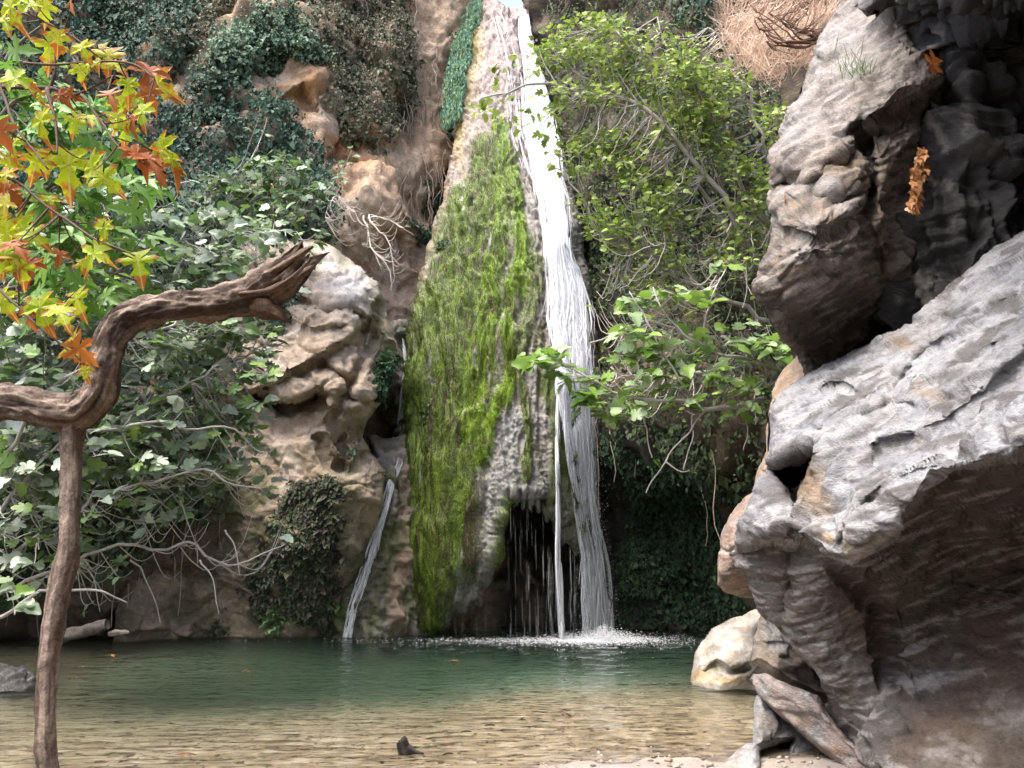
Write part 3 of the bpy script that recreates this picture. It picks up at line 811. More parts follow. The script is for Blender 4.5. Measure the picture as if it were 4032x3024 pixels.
def ur_col(p, u, v, n):
    c = base_col(p, [(.43, .36, .30), (.34, .27, .21), (.47, .42, .38)], 1.3)
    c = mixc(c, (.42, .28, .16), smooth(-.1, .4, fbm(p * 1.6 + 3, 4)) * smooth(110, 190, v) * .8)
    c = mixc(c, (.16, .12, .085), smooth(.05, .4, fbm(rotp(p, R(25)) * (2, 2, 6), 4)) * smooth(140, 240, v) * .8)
    c = mixc(c, (.13, .10, .075), smooth(240, 310, v) * .85)  # underside shade painted into the lower part
    c = flecks(c, p, R(28), (.10, .08, .06), (.55, .50, .45))
    return mixc(c, (.55, .52, .49), blob(u, v, [(800, 130, 30, 40), (850, 40, 30, 30), (800, 195, 40, 10)]) * .6)
upper = Relief('boulder', [(848, -120), (846, -40), (840, 4), (826, 26), (817, 39), (811, 62), (803, 82), (799, 94), (787, 106), (779, 130), (774, 160), (778, 176), (771, 194), (774, 216), (770, 245), (760, 264), (757, 280), (760, 302), (769, 321), (781, 338), (796, 356), (805, 376),
     (840, 392), (930, 392), (945, 340), (905, 292), (918, 247), (916, 216), (912, 170), (924, 131), (926, 108), (948, 76), (930, 56), (912, 37), (902, 0), (915, -120)],
    [(850, -100, 9), (905, -100, 8.5), (843, 0, 8.3), (895, 0, 7.4), (820, 50, 8.0), (870, 50, 7.2), (930, 75, 6.7), (790, 115, 7.6), (840, 110, 6.9), (900, 105, 6.6), (776, 165, 7.2), (830, 155, 6.6), (800, 178, 6.75), (900, 150, 6.7), (772, 205, 7.0), (820, 200, 6.35),
     (870, 190, 6.6), (905, 210, 7.0), (765, 270, 6.7), (800, 250, 6.15), (850, 240, 6.3), (900, 260, 7.1), (765, 305, 6.8), (800, 300, 6.5), (860, 300, 7.1), (790, 340, 7.1), (830, 350, 7.6), (900, 340, 8.0), (806, 372, 7.7), (900, 390, 8.2)],
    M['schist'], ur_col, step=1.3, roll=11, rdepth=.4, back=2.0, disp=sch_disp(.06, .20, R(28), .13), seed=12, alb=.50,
    feats=[ledge([(776, 172), (815, 178), (850, 150), (875, 118), (905, 100), (935, 92)], .28, 7, 30), groove([(775, 180), (800, 190), (835, 205), (870, 190)], .18, 6),
           ledge([(778, 203), (805, 215), (835, 205), (862, 185)], -.15, 6, 30), groove([(860, 130), (872, 170), (868, 230), (890, 300)], .25, 6), groove([(780, 232), (820, 238), (850, 228)], .12, 4)])
tag(upper.o, 'overhanging brown and grey boulder jutting from the upper right wall', 'boulder')

LIP = [(725, 548), (741, 545), (775, 538), (794, 547), (801, 539), (817, 548), (842, 572), (853, 569), (866, 555), (884, 535), (908, 514), (936, 488), (954, 473), (984, 464), (1024, 453), (1110, 425)]
def lb_col(p, u, v, n):
    c = base_col(p, GREY, 1.1)
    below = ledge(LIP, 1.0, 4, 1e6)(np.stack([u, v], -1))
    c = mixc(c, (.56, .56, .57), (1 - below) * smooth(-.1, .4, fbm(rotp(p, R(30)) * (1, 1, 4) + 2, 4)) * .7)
    low = base_col(p + 20, [(.13, .12, .095), (.19, .18, .145), (.075, .06, .05), (.13, .085, .06)], 1.5)  # brown underside colours, darkened to paint in shade below the lip
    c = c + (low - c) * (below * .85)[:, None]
    c = flecks(c, p, R(30), k=1.0)
    c = mixc(c, (.085, .065, .055), smooth(.15, .5, blob(u, v, [(790, 484, 20, 26), (804, 466, 20, 20)])) * .92)  # brown stain, painted darker still to shade the hollow
    c = mixc(c, (.40, .29, .19), blob(u, v, [(818, 490, 9, 26)]) * .7)
    c = mixc(c, (.38, .26, .15), blob(u, v, [(905, 348, 12, 6), (815, 490, 10, 20), (930, 395, 14, 5)]) * .8)
    c = mixc(c, (.36, .24, .15), blob(u, v, [(995, 690, 40, 60), (860, 620, 20, 25), (960, 735, 50, 40)]) * below * .5)
    c = mixc(c, (.62, .42, .20), blob(u, v, [(826, 537, 5, 5)]) * .9)
    return mixc(c, (.72, .62, .42), blob(u, v, [(849, 547, 5, 7)]) * .95)
lower = Relief('boulder', [(805, 376), (781, 390), (772, 403), (768, 418), (767, 441), (767, 472), (763, 487), (752, 511), (744, 521), (738, 535), (737, 551), (744, 571), (757, 598), (761, 612), (781, 629), (797, 655), (812, 669), (826, 697), (837, 728), (852, 747), (868, 759), (886, 769), (930, 850),
     (1180, 900), (1180, 150), (1100, 188), (1024, 231), (991, 246), (960, 275), (940, 294), (923, 313), (905, 333), (880, 340), (852, 349), (820, 367)],
    [(808, 380, 6.7), (860, 352, 6.5), (905, 337, 6.4), (960, 280, 6.2), (1024, 235, 5.8), (1150, 180, 5.0), (770, 420, 6.3), (830, 410, 5.8), (900, 390, 5.5), (960, 350, 5.2), (1024, 310, 4.8), (1150, 280, 3.9), (768, 470, 6.1), (840, 470, 5.2), (900, 450, 4.8), (960, 420, 4.4), (1024, 390, 4.1), (1150, 370, 3.2),
     (742, 545, 5.9), (795, 530, 5.35), (850, 562, 4.8), (910, 508, 4.4), (960, 468, 4.05), (1024, 448, 3.7), (1150, 420, 2.9), (745, 575, 6.0), (800, 590, 5.5), (870, 590, 5.3), (950, 540, 5.1), (1024, 520, 4.9), (1150, 520, 4.0), (765, 612, 6.1), (820, 660, 5.7), (900, 640, 5.5), (1000, 620, 5.2), (1150, 620, 4.3),
     (840, 735, 5.9), (900, 720, 5.4), (1000, 720, 4.9), (1150, 720, 4.2), (900, 790, 5.2), (1000, 800, 4.6), (1150, 850, 3.8)],
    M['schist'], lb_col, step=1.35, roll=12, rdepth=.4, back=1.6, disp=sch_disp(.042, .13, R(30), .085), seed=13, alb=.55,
    feats=[ledge(LIP, .40, 5, 120), pit([(764, 468), (785, 459), (806, 449), (824, 441), (827, 456), (820, 482), (810, 505), (800, 522), (786, 514), (772, 490)], .9, 14), pit([(770, 468), (788, 461), (806, 452), (823, 444), (824, 458), (815, 476), (800, 492), (784, 488)], .45, 6),
           groove([(896, 390), (914, 362), (930, 349), (948, 336)], 0.115, 3.6), ledge([(880, 442), (914, 432), (945, 418), (976, 395), (1004, 373), (1030, 343)], .20, 8, 30), groove([(825, 386), (837, 383), (854, 393)], 0.130, 3.6), ledge([(836, 366), (860, 356), (884, 347)], .10, 5, 14), groove([(815, 443), (831, 423), (852, 404), (880, 392)], 0.086, 3.6), groove([(826, 446), (852, 424), (883, 410), (910, 404)], 0.101, 3.6), groove([(775, 420), (800, 412), (830, 400)], 0.050, 3.6), groove([(940, 330), (975, 312), (1024, 290)], 0.072, 3.6), ledge([(930, 380), (960, 362), (990, 345)], .09, 5, 16), groove([(870, 500), (890, 480), (930, 462)], 0.065, 3.6), groove([(840, 545), (850, 520), (868, 500)], 0.058, 3.6), ledge([(885, 400), (905, 378), (925, 350), (960, 345), (1030, 300)], .16, 11, 26),
           groove([(795, 505), (792, 560), (788, 610)], .12, 5), groove([(838, 570), (880, 610), (890, 680), (915, 740)], .15, 8)])
tag(lower.o, 'huge pale grey layered boulder with a shaded underside at the right edge', 'boulder')

def small(name, label, outline, ctrl, cols, seed, back=.7, roll=10, rdepth=.3, amp=.03, big=.07, mat='schist', extra=None, ry=R(30), feats=(), thick=.06, step=1.1):
    def col(p, u, v, n):
        c = base_col(p, cols, 2.4)
        c = flecks(c, p, ry, k=.5)
        return (extra(c, p, u, v) if extra else c) * .68
    r = Relief(name, outline, ctrl, M[mat], col, step=step, roll=roll, rdepth=rdepth, back=back, disp=sch_disp(amp, big, ry, thick, seed * 1.7), seed=seed, jag=1.2, feats=feats)
    tag(r.o, label, 'boulder')
    return r
small('boulder', 'pale cream rounded boulder standing in the pool by the right bank',
    [(692, 672), (695, 652), (700, 643), (712, 629), (729, 619), (742, 616), (752, 611), (768, 607), (790, 620), (790, 690), (760, 696), (720, 694), (690, 690)],
    [(694, 672, 9.9), (712, 640, 9.75), (730, 625, 9.9), (755, 615, 9.9), (725, 655, 9.35), (755, 650, 9.3), (705, 680, 9.5), (740, 685, 9.35), (780, 650, 9.5), (780, 690, 9.5)],
    [(.62, .57, .49), (.70, .66, .60), (.50, .44, .35)], 21, back=1.0, rdepth=.4, amp=.025, mat='tan',
    extra=lambda c, p, u, v: mixc(mixc(c, (.42, .27, .10), blob(u, v, [(700, 676, 14, 7), (730, 680, 30, 4)]) * .8), (.16, .15, .06), blob(u, v, [(714, 667, 9, 5), (740, 670, 14, 5)]) * .8),
    feats=[groove([(706, 672), (716, 664), (730, 672), (748, 668)], .14, 3)])
small('boulder', 'pinkish brown boulder wedged behind the huge grey boulder above the pool',
    [(732, 511), (744, 497), (764, 485), (800, 490), (800, 600), (756, 600), (738, 597), (723, 592), (718, 585), (719, 563), (721, 548), (722, 532)],
    [(735, 512, 8.6), (722, 540, 8.4), (720, 580, 8.3), (745, 520, 8.05), (745, 560, 7.9), (740, 595, 8.6), (780, 500, 8.2), (780, 590, 8.4)],
    [(.38, .27, .21), (.44, .33, .27), (.30, .22, .17)], 22, back=1.2, mat='tan', feats=[groove([(716, 547), (730, 552), (745, 545)], .1, 3)])
small('boulder', 'tan boulder seen between the overhang and the huge grey boulder',
    [(797, 356), (783, 370), (772, 392), (768, 410), (764, 433), (766, 452), (758, 468), (754, 488), (775, 500), (840, 470), (850, 360)],
    [(797, 360, 8.6), (775, 390, 8.3), (766, 430, 8.2), (757, 480, 8.2), (790, 400, 7.9), (785, 460, 7.8), (840, 380, 8.2), (830, 460, 8.0)],
    [(.46, .34, .24), (.50, .40, .31), (.38, .26, .17)], 23, back=1.0, mat='tan')
small('boulder', 'grey boulder with a rippled brown side beside the cream boulder',
    [(752, 642), (757, 622), (763, 611), (785, 622), (812, 650), (840, 700), (818, 702), (790, 690), (774, 680), (764, 672), (752, 661)],
    [(752, 650, 7.4), (762, 616, 7.6), (785, 635, 7.2), (800, 660, 7.1), (825, 695, 7.2), (790, 680, 7.15), (765, 665, 7.2), (775, 655, 7.0)],
    [(.34, .32, .29), (.28, .22, .16), (.38, .37, .36)], 24, back=.8, amp=.045, ry=R(-25), extra=lambda c, p, u, v: mixc(c, (.27, .21, .15), smooth(640, 655, v) * .7), feats=[ledge([(752, 644), (765, 640), (785, 640), (800, 650)], .10, 4, 30)])
small('boulder', 'tilted pinkish layered slab leaning down to the lower right',
    [(748, 679), (752, 672), (764, 674), (778, 680), (791, 687), (818, 695), (830, 716), (849, 737), (868, 752), (892, 769), (910, 800), (850, 800), (842, 768), (814, 744), (790, 724), (775, 712), (758, 694)],
    [(752, 680, 6.9), (775, 688, 6.6), (800, 700, 6.4), (820, 715, 6.25), (850, 745, 6.05), (890, 785, 5.9), (775, 710, 6.6), (810, 738, 6.35), (850, 785, 6.1)],
    [(.40, .34, .30), (.34, .33, .31), (.47, .38, .34)], 25, back=.6, roll=6, rdepth=.2, amp=.035, ry=R(-30), extra=lambda c, p, u, v: mixc(c, (.30, .17, .09), blob(u, v, [(803, 722, 12, 6), (835, 752, 12, 6)]) * .7))
small('boulder', 'rounded grey rock under the tilted slab at the bottom right',
    [(757, 694), (766, 700), (776, 711), (808, 738), (832, 760), (850, 800), (850, 850), (752, 850), (754, 768), (753, 728)],
    [(757, 700, 6.8), (775, 715, 6.75), (800, 742, 6.7), (760, 740, 6.4), (785, 765, 6.45), (830, 790, 6.4), (765, 800, 6.1), (830, 840, 6.1)],
    [(.36, .35, .34), (.42, .41, .40), (.26, .23, .2)], 26, back=.7, ry=R(10), feats=[pit([(757, 745), (780, 740), (796, 738), (790, 752), (775, 762), (757, 760)], .3, 4)])
small('boulder', 'small grey rock on the gravel at the bottom edge',
    [(712, 780), (724, 764), (733, 754), (746, 743), (757, 742), (765, 780), (765, 830), (712, 830)],
    [(718, 775, 6.25), (735, 756, 6.3), (750, 745, 6.35), (745, 775, 6.05), (755, 800, 6.0), (720, 810, 6.0)],
    [(.40, .40, .40), (.48, .47, .45), (.33, .29, .25)], 27, back=.4, roll=7, rdepth=.15)

# ------------------------------------------------------------------ waterfalls
def mat_fall():
    m, nt, p = newmat('white_water'); L = nt.links
    p.inputs['Base Color'].default_value = (.97, .98, 1, 1); p.inputs['Roughness'].default_value = .35
    out = nt.nodes['Material Output']
    co = N(nt, 'ShaderNodeTexCoord'); mp = N(nt, 'ShaderNodeMapping'); mp.inputs['Scale'].default_value = (22, 22, 1.1)
    L.new(co.outputs['Object'], mp.inputs[0])
    n = N(nt, 'ShaderNodeTexNoise'); n.inputs['Scale'].default_value = 1.0; n.inputs['Detail'].default_value = 5; L.new(mp.outputs[0], n.inputs['Vector'])
    mr = N(nt, 'ShaderNodeMapRange'); mr.inputs[1].default_value = .34; mr.inputs[2].default_value = .56; mr.inputs[3].default_value = .35; mr.inputs[4].default_value = 1.0
    L.new(n.outputs[0], mr.inputs[0])
    tr = N(nt, 'ShaderNodeBsdfTransparent'); tl = N(nt, 'ShaderNodeBsdfTranslucent'); tl.inputs[0].default_value = (.97, .98, 1, 1)
    mx0 = N(nt, 'ShaderNodeMixShader'); mx0.inputs[0].default_value = .45; L.new(p.outputs[0], mx0.inputs[1]); L.new(tl.outputs[0], mx0.inputs[2])
    mx = N(nt, 'ShaderNodeMixShader'); L.new(mr.outputs[0], mx.inputs[0]); L.new(tr.outputs[0], mx.inputs[1]); L.new(mx0.outputs[0], mx.inputs[2])
    L.new(mx.outputs[0], out.inputs[0])
    return m
def mat_strand():
    m, nt, p = newmat('water_strand'); L = nt.links
    p.inputs['Base Color'].default_value = (.97, .98, 1, 1); p.inputs['Roughness'].default_value = .25
    tl = N(nt, 'ShaderNodeBsdfTranslucent'); tl.inputs[0].default_value = (.97, .98, 1, 1)
    mx0 = N(nt, 'ShaderNodeMixShader'); mx0.inputs[0].default_value = .5; L.new(p.outputs[0], mx0.inputs[1]); L.new(tl.outputs[0], mx0.inputs[2])
    a = N(nt, 'ShaderNodeAttribute', attribute_name='Col'); tr = N(nt, 'ShaderNodeBsdfTransparent')
    mx = N(nt, 'ShaderNodeMixShader'); L.new(a.outputs['Fac'], mx.inputs[0]); L.new(tr.outputs[0], mx.inputs[1]); L.new(mx0.outputs[0], mx.inputs[2])
    L.new(mx.outputs[0], nt.nodes['Material Output'].inputs[0])
    return m
M['fall'] = mat_fall(); M['strand'] = mat_strand()

def surf(rel, u, v, off, vmax=498):
    """on the rock where there is rock; below the lip the water drops free"""
    vv = np.minimum(v, vmax)
    Y = rel.depth(np.asarray(u, float), np.asarray(vv, float)) - off
    return at(u, v, Y)

def fall(rel, name, label, path, n_strand, sheet, vmax, off=.23, seed=1, thin=1.0, swell=1.0, short=1.0, dense=0.0):
    """path rows: v, left u, right u, how full (0..1)"""
    r = np.random.default_rng(seed)
    path = np.array(path, float)
    vs_ = np.arange(path[0, 0], path[-1, 0] + .1, 2.0)
    L_ = np.interp(vs_, path[:, 0], path[:, 1]); Rr = np.interp(vs_, path[:, 0], path[:, 2])
    base = surf(rel, (L_[-1] + Rr[-1]) / 2, vs_[-1], off, vmax)
    root = empty(name, base, label, 'waterfall')
    if sheet:
        for k, (s0, s1, va, vb) in enumerate(sheet):
            sel = (vs_ >= va) & (vs_ <= vb); vv = vs_[sel]; l = L_[sel] + (Rr - L_)[sel] * s0; w_ = (Rr - L_)[sel] * (s1 - s0)
            m = 9; g = np.linspace(0, 1, m)
            # tapered lens of water: front and back faces
            tp = np.minimum(1, (np.arange(len(vv)) + 2) / 8) * np.minimum(1, (len(vv) - np.arange(len(vv)) + 4) / 16)
            U = l[:, None] + w_[:, None] * (.5 + (g - .5) * tp[:, None]) + 1.2 * fbm(np.stack([np.repeat(vv * .05, m), np.tile(g * 2, len(vv)), np.full(len(vv) * m, k * 3.)], -1), 2).reshape(len(vv), m)
            V = np.repeat(vv[:, None], m, 1)
            bul = .10 * np.sin(g * math.pi)[None] * tp[:, None] * swell
            F = surf(rel, U, V, off + bul, vmax); B = surf(rel, U, V, off - .02, vmax)
            ii = np.arange(U.size).reshape(U.shape)
            q = np.stack([ii[:-1, :-1], ii[1:, :-1], ii[1:, 1:], ii[:-1, 1:]], -1).reshape(-1, 4)
            mb = MB(); mb.add(F.reshape(-1, 3), None, q); mb.add(B.reshape(-1, 3), None, q[:, ::-1])
            o = mb.build('water_sheet', M['fall'], root)
    mb = MB()
    cen = np.sort(r.random(7))
    for k in range(n_strand):
        s = r.choice(cen) + r.normal(0, .045) if r.random() < .8 else r.random(); va = path[0, 0] + (path[-1, 0] - path[0, 0]) * r.random() ** .85
        ln = r.uniform(10, 55) * (1.3 if va > 380 else 1) * short
        vb = min(va + ln, path[-1, 0]);
        if vb - va < 3: continue
        vv = np.linspace(va, vb, 9)
        full = np.interp(vv.mean(), path[:, 0], path[:, 3])
        if r.random() > full: continue
        l = np.interp(vv, path[:, 0], path[:, 1]); rr = np.interp(vv, path[:, 0], path[:, 2])
        s2 = np.clip(s, -.05, 1.05) + .07 * np.sin(vv * .018 + 9 * s) + r.normal(0, .05) * np.linspace(0, 1, 9) + .03 * np.sin(np.linspace(0, r.uniform(2, 7), 9) + r.uniform(0, 6))
        U = l + (rr - l) * s2
        Pp = surf(rel, U, vv, off + r.uniform(0, .10), vmax)
        px = Pp[0, 1] / FPX
        rad = px * (.16 + 1.3 * r.random() ** 2.5) * thin * np.sin(np.linspace(.15, math.pi - .15, 9)) ** .6
        mb.tube(Pp, rad, 4, c=(max(dense, r.uniform(.2, .9) * (1 if va < 470 else .8)),) * 3)
    o = mb.build('water_strands', M['strand'], root); o['kind'] = 'stuff'
    return root
PATH = [(6, 517, 526, 1), (15, 518, 529, 1), (40, 519, 533, 1), (85, 523, 546, 1), (115, 522, 557, .9), (155, 529, 563, .9), (200, 541, 571, .85), (247, 546, 574, .9), (287, 549, 587, .9), (318, 548, 590, .9), (364, 553, 592, .85), (395, 555, 596, .85),
        (441, 562, 597, .8), (487, 571, 599, .8), (520, 577, 601, .75), (558, 583, 607, .75), (605, 584, 611, .75), (642, 586, 612, .8)]
fall(cone, 'waterfall', 'tall white main waterfall pouring down the right side of the cone', PATH, 3800,
     [(.15, .95, 6, 130), (.2, .62, 90, 360), (.05, .45, 230, 420), (.45, .95, 255, 372), (.55, .98, 340, 500), (.3, .75, 420, 520)], 440, seed=2, off=.28)
fall(cone, 'waterfall', 'thin pale streak of water beside the main fall, ending in the dark hollow', [(395, 555, 560, 1), (441, 555, 560, 1), (487, 556, 560, 1), (560, 556, 562, .9), (640, 560, 566, .7)], 130, [(.2, .8, 395, 510)], 500, seed=3)
fall(cone, 'waterfall', 'thin film of water down the upper left of the falls crest', [(4, 490, 498, 1), (40, 498, 512, .9), (80, 505, 525, .8), (130, 508, 528, .5), (180, 520, 540, .5)], 140, [], 470, seed=5, thin=.8, off=.1)
fall(apron, 'waterfall', 'narrow side trickle slanting down the rock apron into the pool', [(452, 398, 405, .7), (464, 396, 403, 1), (480, 388, 396, 1), (509, 380, 388, 1), (551, 367, 376, 1), (581, 357, 366, 1), (605, 349, 357, 1), (638, 343, 350, 1)], 800,
     [], 636, off=.13, seed=4, thin=.6, short=.3, dense=.5)
fall(gully, 'waterfall', 'faint upper trickle in the dark gully beside the mossy cone', [(338, 400, 404, 1), (364, 404, 407, 1), (395, 400, 404, .9), (430, 396, 402, .9)], 60, [], 440, off=.12, seed=6, thin=.8)
# drips from the lip of the hollow
r = np.random.default_rng(12)
droot = empty('dripping_water', (0.4, 14.2, 0), 'threads of water dripping from the lip of the dark hollow', 'water')
mb = MB()
for u0, n in [(514, 3), (521, 3), (527, 5), (534, 4), (541, 3), (549, 9), (552, 4), (570, 6), (574, 5), (560, 3), (508, 3), (447, 2), (455, 2), (462, 2), (478, 3), (495, 3), (484, 2)]:
    v0 = 498 if u0 > 505 and u0 < 545 else (545 if u0 >= 545 else 612)
    for k in range(n * (3 if u0 > 500 else 1)):
        va = r.uniform(v0, 632); vb = min(va + r.uniform(8, 40), 640)
        U = u0 + r.normal(0, 1.2) + np.zeros(5)
        vv = np.linspace(va, vb, 5)
        P_ = at(U + .02 * (vv - v0), vv, 14.0 + r.uniform(-.1, .3))
        mb.tube(P_, .0024 * r.uniform(.4, 1.4) * np.sin(np.linspace(.3, 2.8, 5)), 3, c=(r.uniform(.08, .38) * (.5 if u0 < 500 else 1),) * 3)
o = mb.build('drops', M['strand'], droot); o['kind'] = 'stuff'
# foam where the fall hits the pool
mb = MB()
oc = np.array([(1, 0, 0), (-1, 0, 0), (0, 1, 0), (0, -1, 0), (0, 0, 1), (0, 0, -1)], float)
ot = [(0, 2, 4), (2, 1, 4), (1, 3, 4), (3, 0, 4), (2, 0, 5), (1, 2, 5), (3, 1, 5), (0, 3, 5)]
cx0, cy0 = 1.63, 14.15
for k in range(9000):
    if k < 4200:
        d = abs(r.normal(0, .33)); a = r.uniform(0, 6.283); x = cx0 + d * math.cos(a) * 1.3; y = cy0 + d * math.sin(a) * .8; z = max(.0, r.normal(.03, .10)) * math.exp(-d * 1.3) + .008; s = r.uniform(.003, .010)
    elif k < 7800:
        a = r.uniform(0, 6.283); d = r.gamma(2.0, .38); x = cx0 + d * math.cos(a) * 1.25 - .15; y = cy0 + d * math.sin(a) * .62; z = .009; s = r.uniform(.003, .010)
    else:
        x = cx0 - abs(r.gamma(2, .75)); y = cy0 - .1 + r.normal(0, .22); z = .009; s = r.uniform(.003, .009)
    sz = np.array((s * r.uniform(1, 2.4), s, s * .6))
    mb.add(oc * sz + (x, y, z), ot, None, (r.uniform(.6, 1),) * 3)
for k in range(2600):   # flying drops along the lower fall
    v_ = 640 - 260 * r.random() ** 1.6; l_ = np.interp(v_, [p_[0] for p_ in PATH], [p_[1] for p_ in PATH]); r_ = np.interp(v_, [p_[0] for p_ in PATH], [p_[2] for p_ in PATH])
    u_ = l_ + (r_ - l_) * r.choice([r.normal(.0, .12), r.normal(1, .16), r.random()])
    s = r.uniform(.0012, .0036); mb.add(oc * (s, s, s * r.uniform(1, 5)) + at(u_, v_, 14.55 + r.normal(0, .1)), ot, None, (r.uniform(.3, .9),) * 3)
for k in range(900):   # drops thrown off the side trickle
    v_ = r.uniform(455, 640); u_ = np.interp(v_, [464, 509, 551, 605, 640], [400, 384, 371, 353, 346]) + r.normal(0, 4.5)
    s = r.uniform(.0015, .0045); mb.add(oc * (s, s, s * r.uniform(1, 3)) + surf(apron, u_, v_, .16, 636), ot, None, (r.uniform(.4, 1),) * 3)
fo = mb.build('foam', M['strand']); tag(fo, 'white foam and splash where the main waterfall hits the pool', 'foam', kind='stuff')
# ------------------------------------------------------------------ leaves
def leaf_tmpl(half, curl=.25, droop=.35, fold=.12, center=(0, .36)):
    h = np.array(half, float); mir = h[1:-1][::-1] * (-1, 1)
    o = np.concatenate([h, mir]); v2 = np.concatenate([[center], o])
    x, y = v2[:, 0], v2[:, 1]
    z = fold * np.abs(x) - curl * x * x - droop * (y - .2) ** 2
    v = np.stack([x, y, z], -1); n = len(o); k = np.arange(n)
    t = np.stack([np.zeros(n, int), 1 + k, 1 + (k + 1) % n], -1)
    return v, t
FIG = [(0, 0), (.16, -.07), (.33, .04), (.43, .22), (.37, .33), (.24, .34), (.36, .48), (.41, .63), (.33, .72), (.18, .60), (.19, .82), (.10, .97), (0, 1.0)]
FIG2 = [(0, 0), (.2, -.05), (.38, .10), (.45, .32), (.36, .50), (.30, .55), (.34, .70), (.22, .82), (.12, .95), (0, 1.0)]
PLANE = [(0, 0), (.10, -.05), (.24, -.08), (.44, -.12), (.33, .04), (.19, .15), (.33, .20), (.50, .22), (.64, .38), (.46, .40), (.40, .50), (.18, .40), (.15, .54), (.20, .66), (.29, .76), (.15, .82), (.10, .98), (0, 1.18)]
IVY = [(0, 0), (.3, -.05), (.45, .2), (.22, .45), (0, 1)]
T_FIG = [leaf_tmpl(FIG, .3, .4, .15), leaf_tmpl(FIG, -.2, .2, -.1), leaf_tmpl(FIG2, .4, .5, .2), leaf_tmpl(FIG2, .1, .7, .3), leaf_tmpl(FIG, .5, .1, .3)]
T_PLANE = [leaf_tmpl(PLANE, .35, .4, .15), leaf_tmpl(PLANE, .8, .6, .35), leaf_tmpl(PLANE, -.5, .5, -.15), leaf_tmpl(PLANE, 1.0, .9, .5)]
T_IVY = [leaf_tmpl(IVY, .2, .3, .15, (0, .3))]
T_DIA = [(np.array([(0, 0, 0), (.32, .45, .05), (0, 1, -.12), (-.32, .45, .05)], float), np.array([(0, 1, 2), (0, 2, 3)]))]

def frames(tip, nrm):
    Yv = tip / (np.linalg.norm(tip, axis=1)[:, None] + 1e-9)
    Z = nrm - (nrm * Yv).sum(1)[:, None] * Yv
    Z /= np.linalg.norm(Z, axis=1)[:, None] + 1e-9
    return np.cross(Yv, Z), Yv, Z

def leaves_mesh(mb, pos, tip, nrm, size, cols, tmpls, r):
    X, Yv, Z = frames(tip, nrm); which = r.integers(0, len(tmpls), len(pos))
    for k, (tv, tt) in enumerate(tmpls):
        s = np.flatnonzero(which == k)
        if not len(s): continue
        V = pos[s, None] + size[s, None, None] * (tv[None, :, :1] * X[s, None] + tv[None, :, 1:2] * Yv[s, None] + tv[None, :, 2:] * Z[s, None])
        T = tt[None] + (np.arange(len(s)) * len(tv))[:, None, None]
        mb.add(V.reshape(-1, 3), T.reshape(-1, 3), None, np.repeat(cols[s], len(tv), 0))

def pick_col(r, n, pal, jit=.2):
    pal = np.array(pal, float); a = r.integers(0, len(pal), n); b = r.integers(0, len(pal), n); t = r.random((n, 1)) * .5
    return (pal[a] * (1 - t) + pal[b] * t) * (1 + jit * r.normal(0, 1, (n, 1))).clip(.5, 1.6)

def leaf_objects(parent, pos, tip, nrm, size, meshes, r):
    X, Yv, Z = frames(tip, nrm); inv = Matrix.Translation(-parent.location)
    for k in range(len(pos)):
        o = bpy.data.objects.new('leaf', meshes[r.integers(0, len(meshes))]); COL.objects.link(o)
        m = np.eye(4); m[:3, 0] = X[k] * size[k]; m[:3, 1] = Yv[k] * size[k]; m[:3, 2] = Z[k] * size[k]; m[:3, 3] = pos[k]
        o.parent = parent; o.matrix_parent_inverse = inv; o.matrix_basis = Matrix(m.tolist())

def leaf_meshes(name, tmpls, mat):
    out = []
    for v, t in tmpls:
        me = mesh_np(name, v, t); me.materials.append(mat); out.append(me)
    return out

def curve_pts(ctrl, n=24):
    """smooth curve through (u, v, Y) positions -> world points"""
    W = np.array([at(*c[:3]) for c in ctrl]); t = np.arange(len(W)); q = np.linspace(0, len(W) - 1, n)
    W2 = np.concatenate([[2 * W[0] - W[1]], W, [2 * W[-1] - W[-2]]])
    out = []
    for x in q:
        i = min(int(x), len(W) - 2); f = x - i; p0, p1, p2, p3 = W2[i:i + 4]
        out.append(.5 * ((2 * p1) + (-p0 + p2) * f + (2 * p0 - 5 * p1 + 4 * p2 - p3) * f * f + (-p0 + 3 * p1 - 3 * p2 + p3) * f ** 3))
    return np.array(out)

def wiggle(pts, amp, r, freq=1.5):
    o = r.uniform(0, 99, 3)
    return pts + amp * np.stack([fbm(pts * freq + o, 3), fbm(pts * freq + o + 9, 3), fbm(pts * freq + o + 21, 3)], -1)

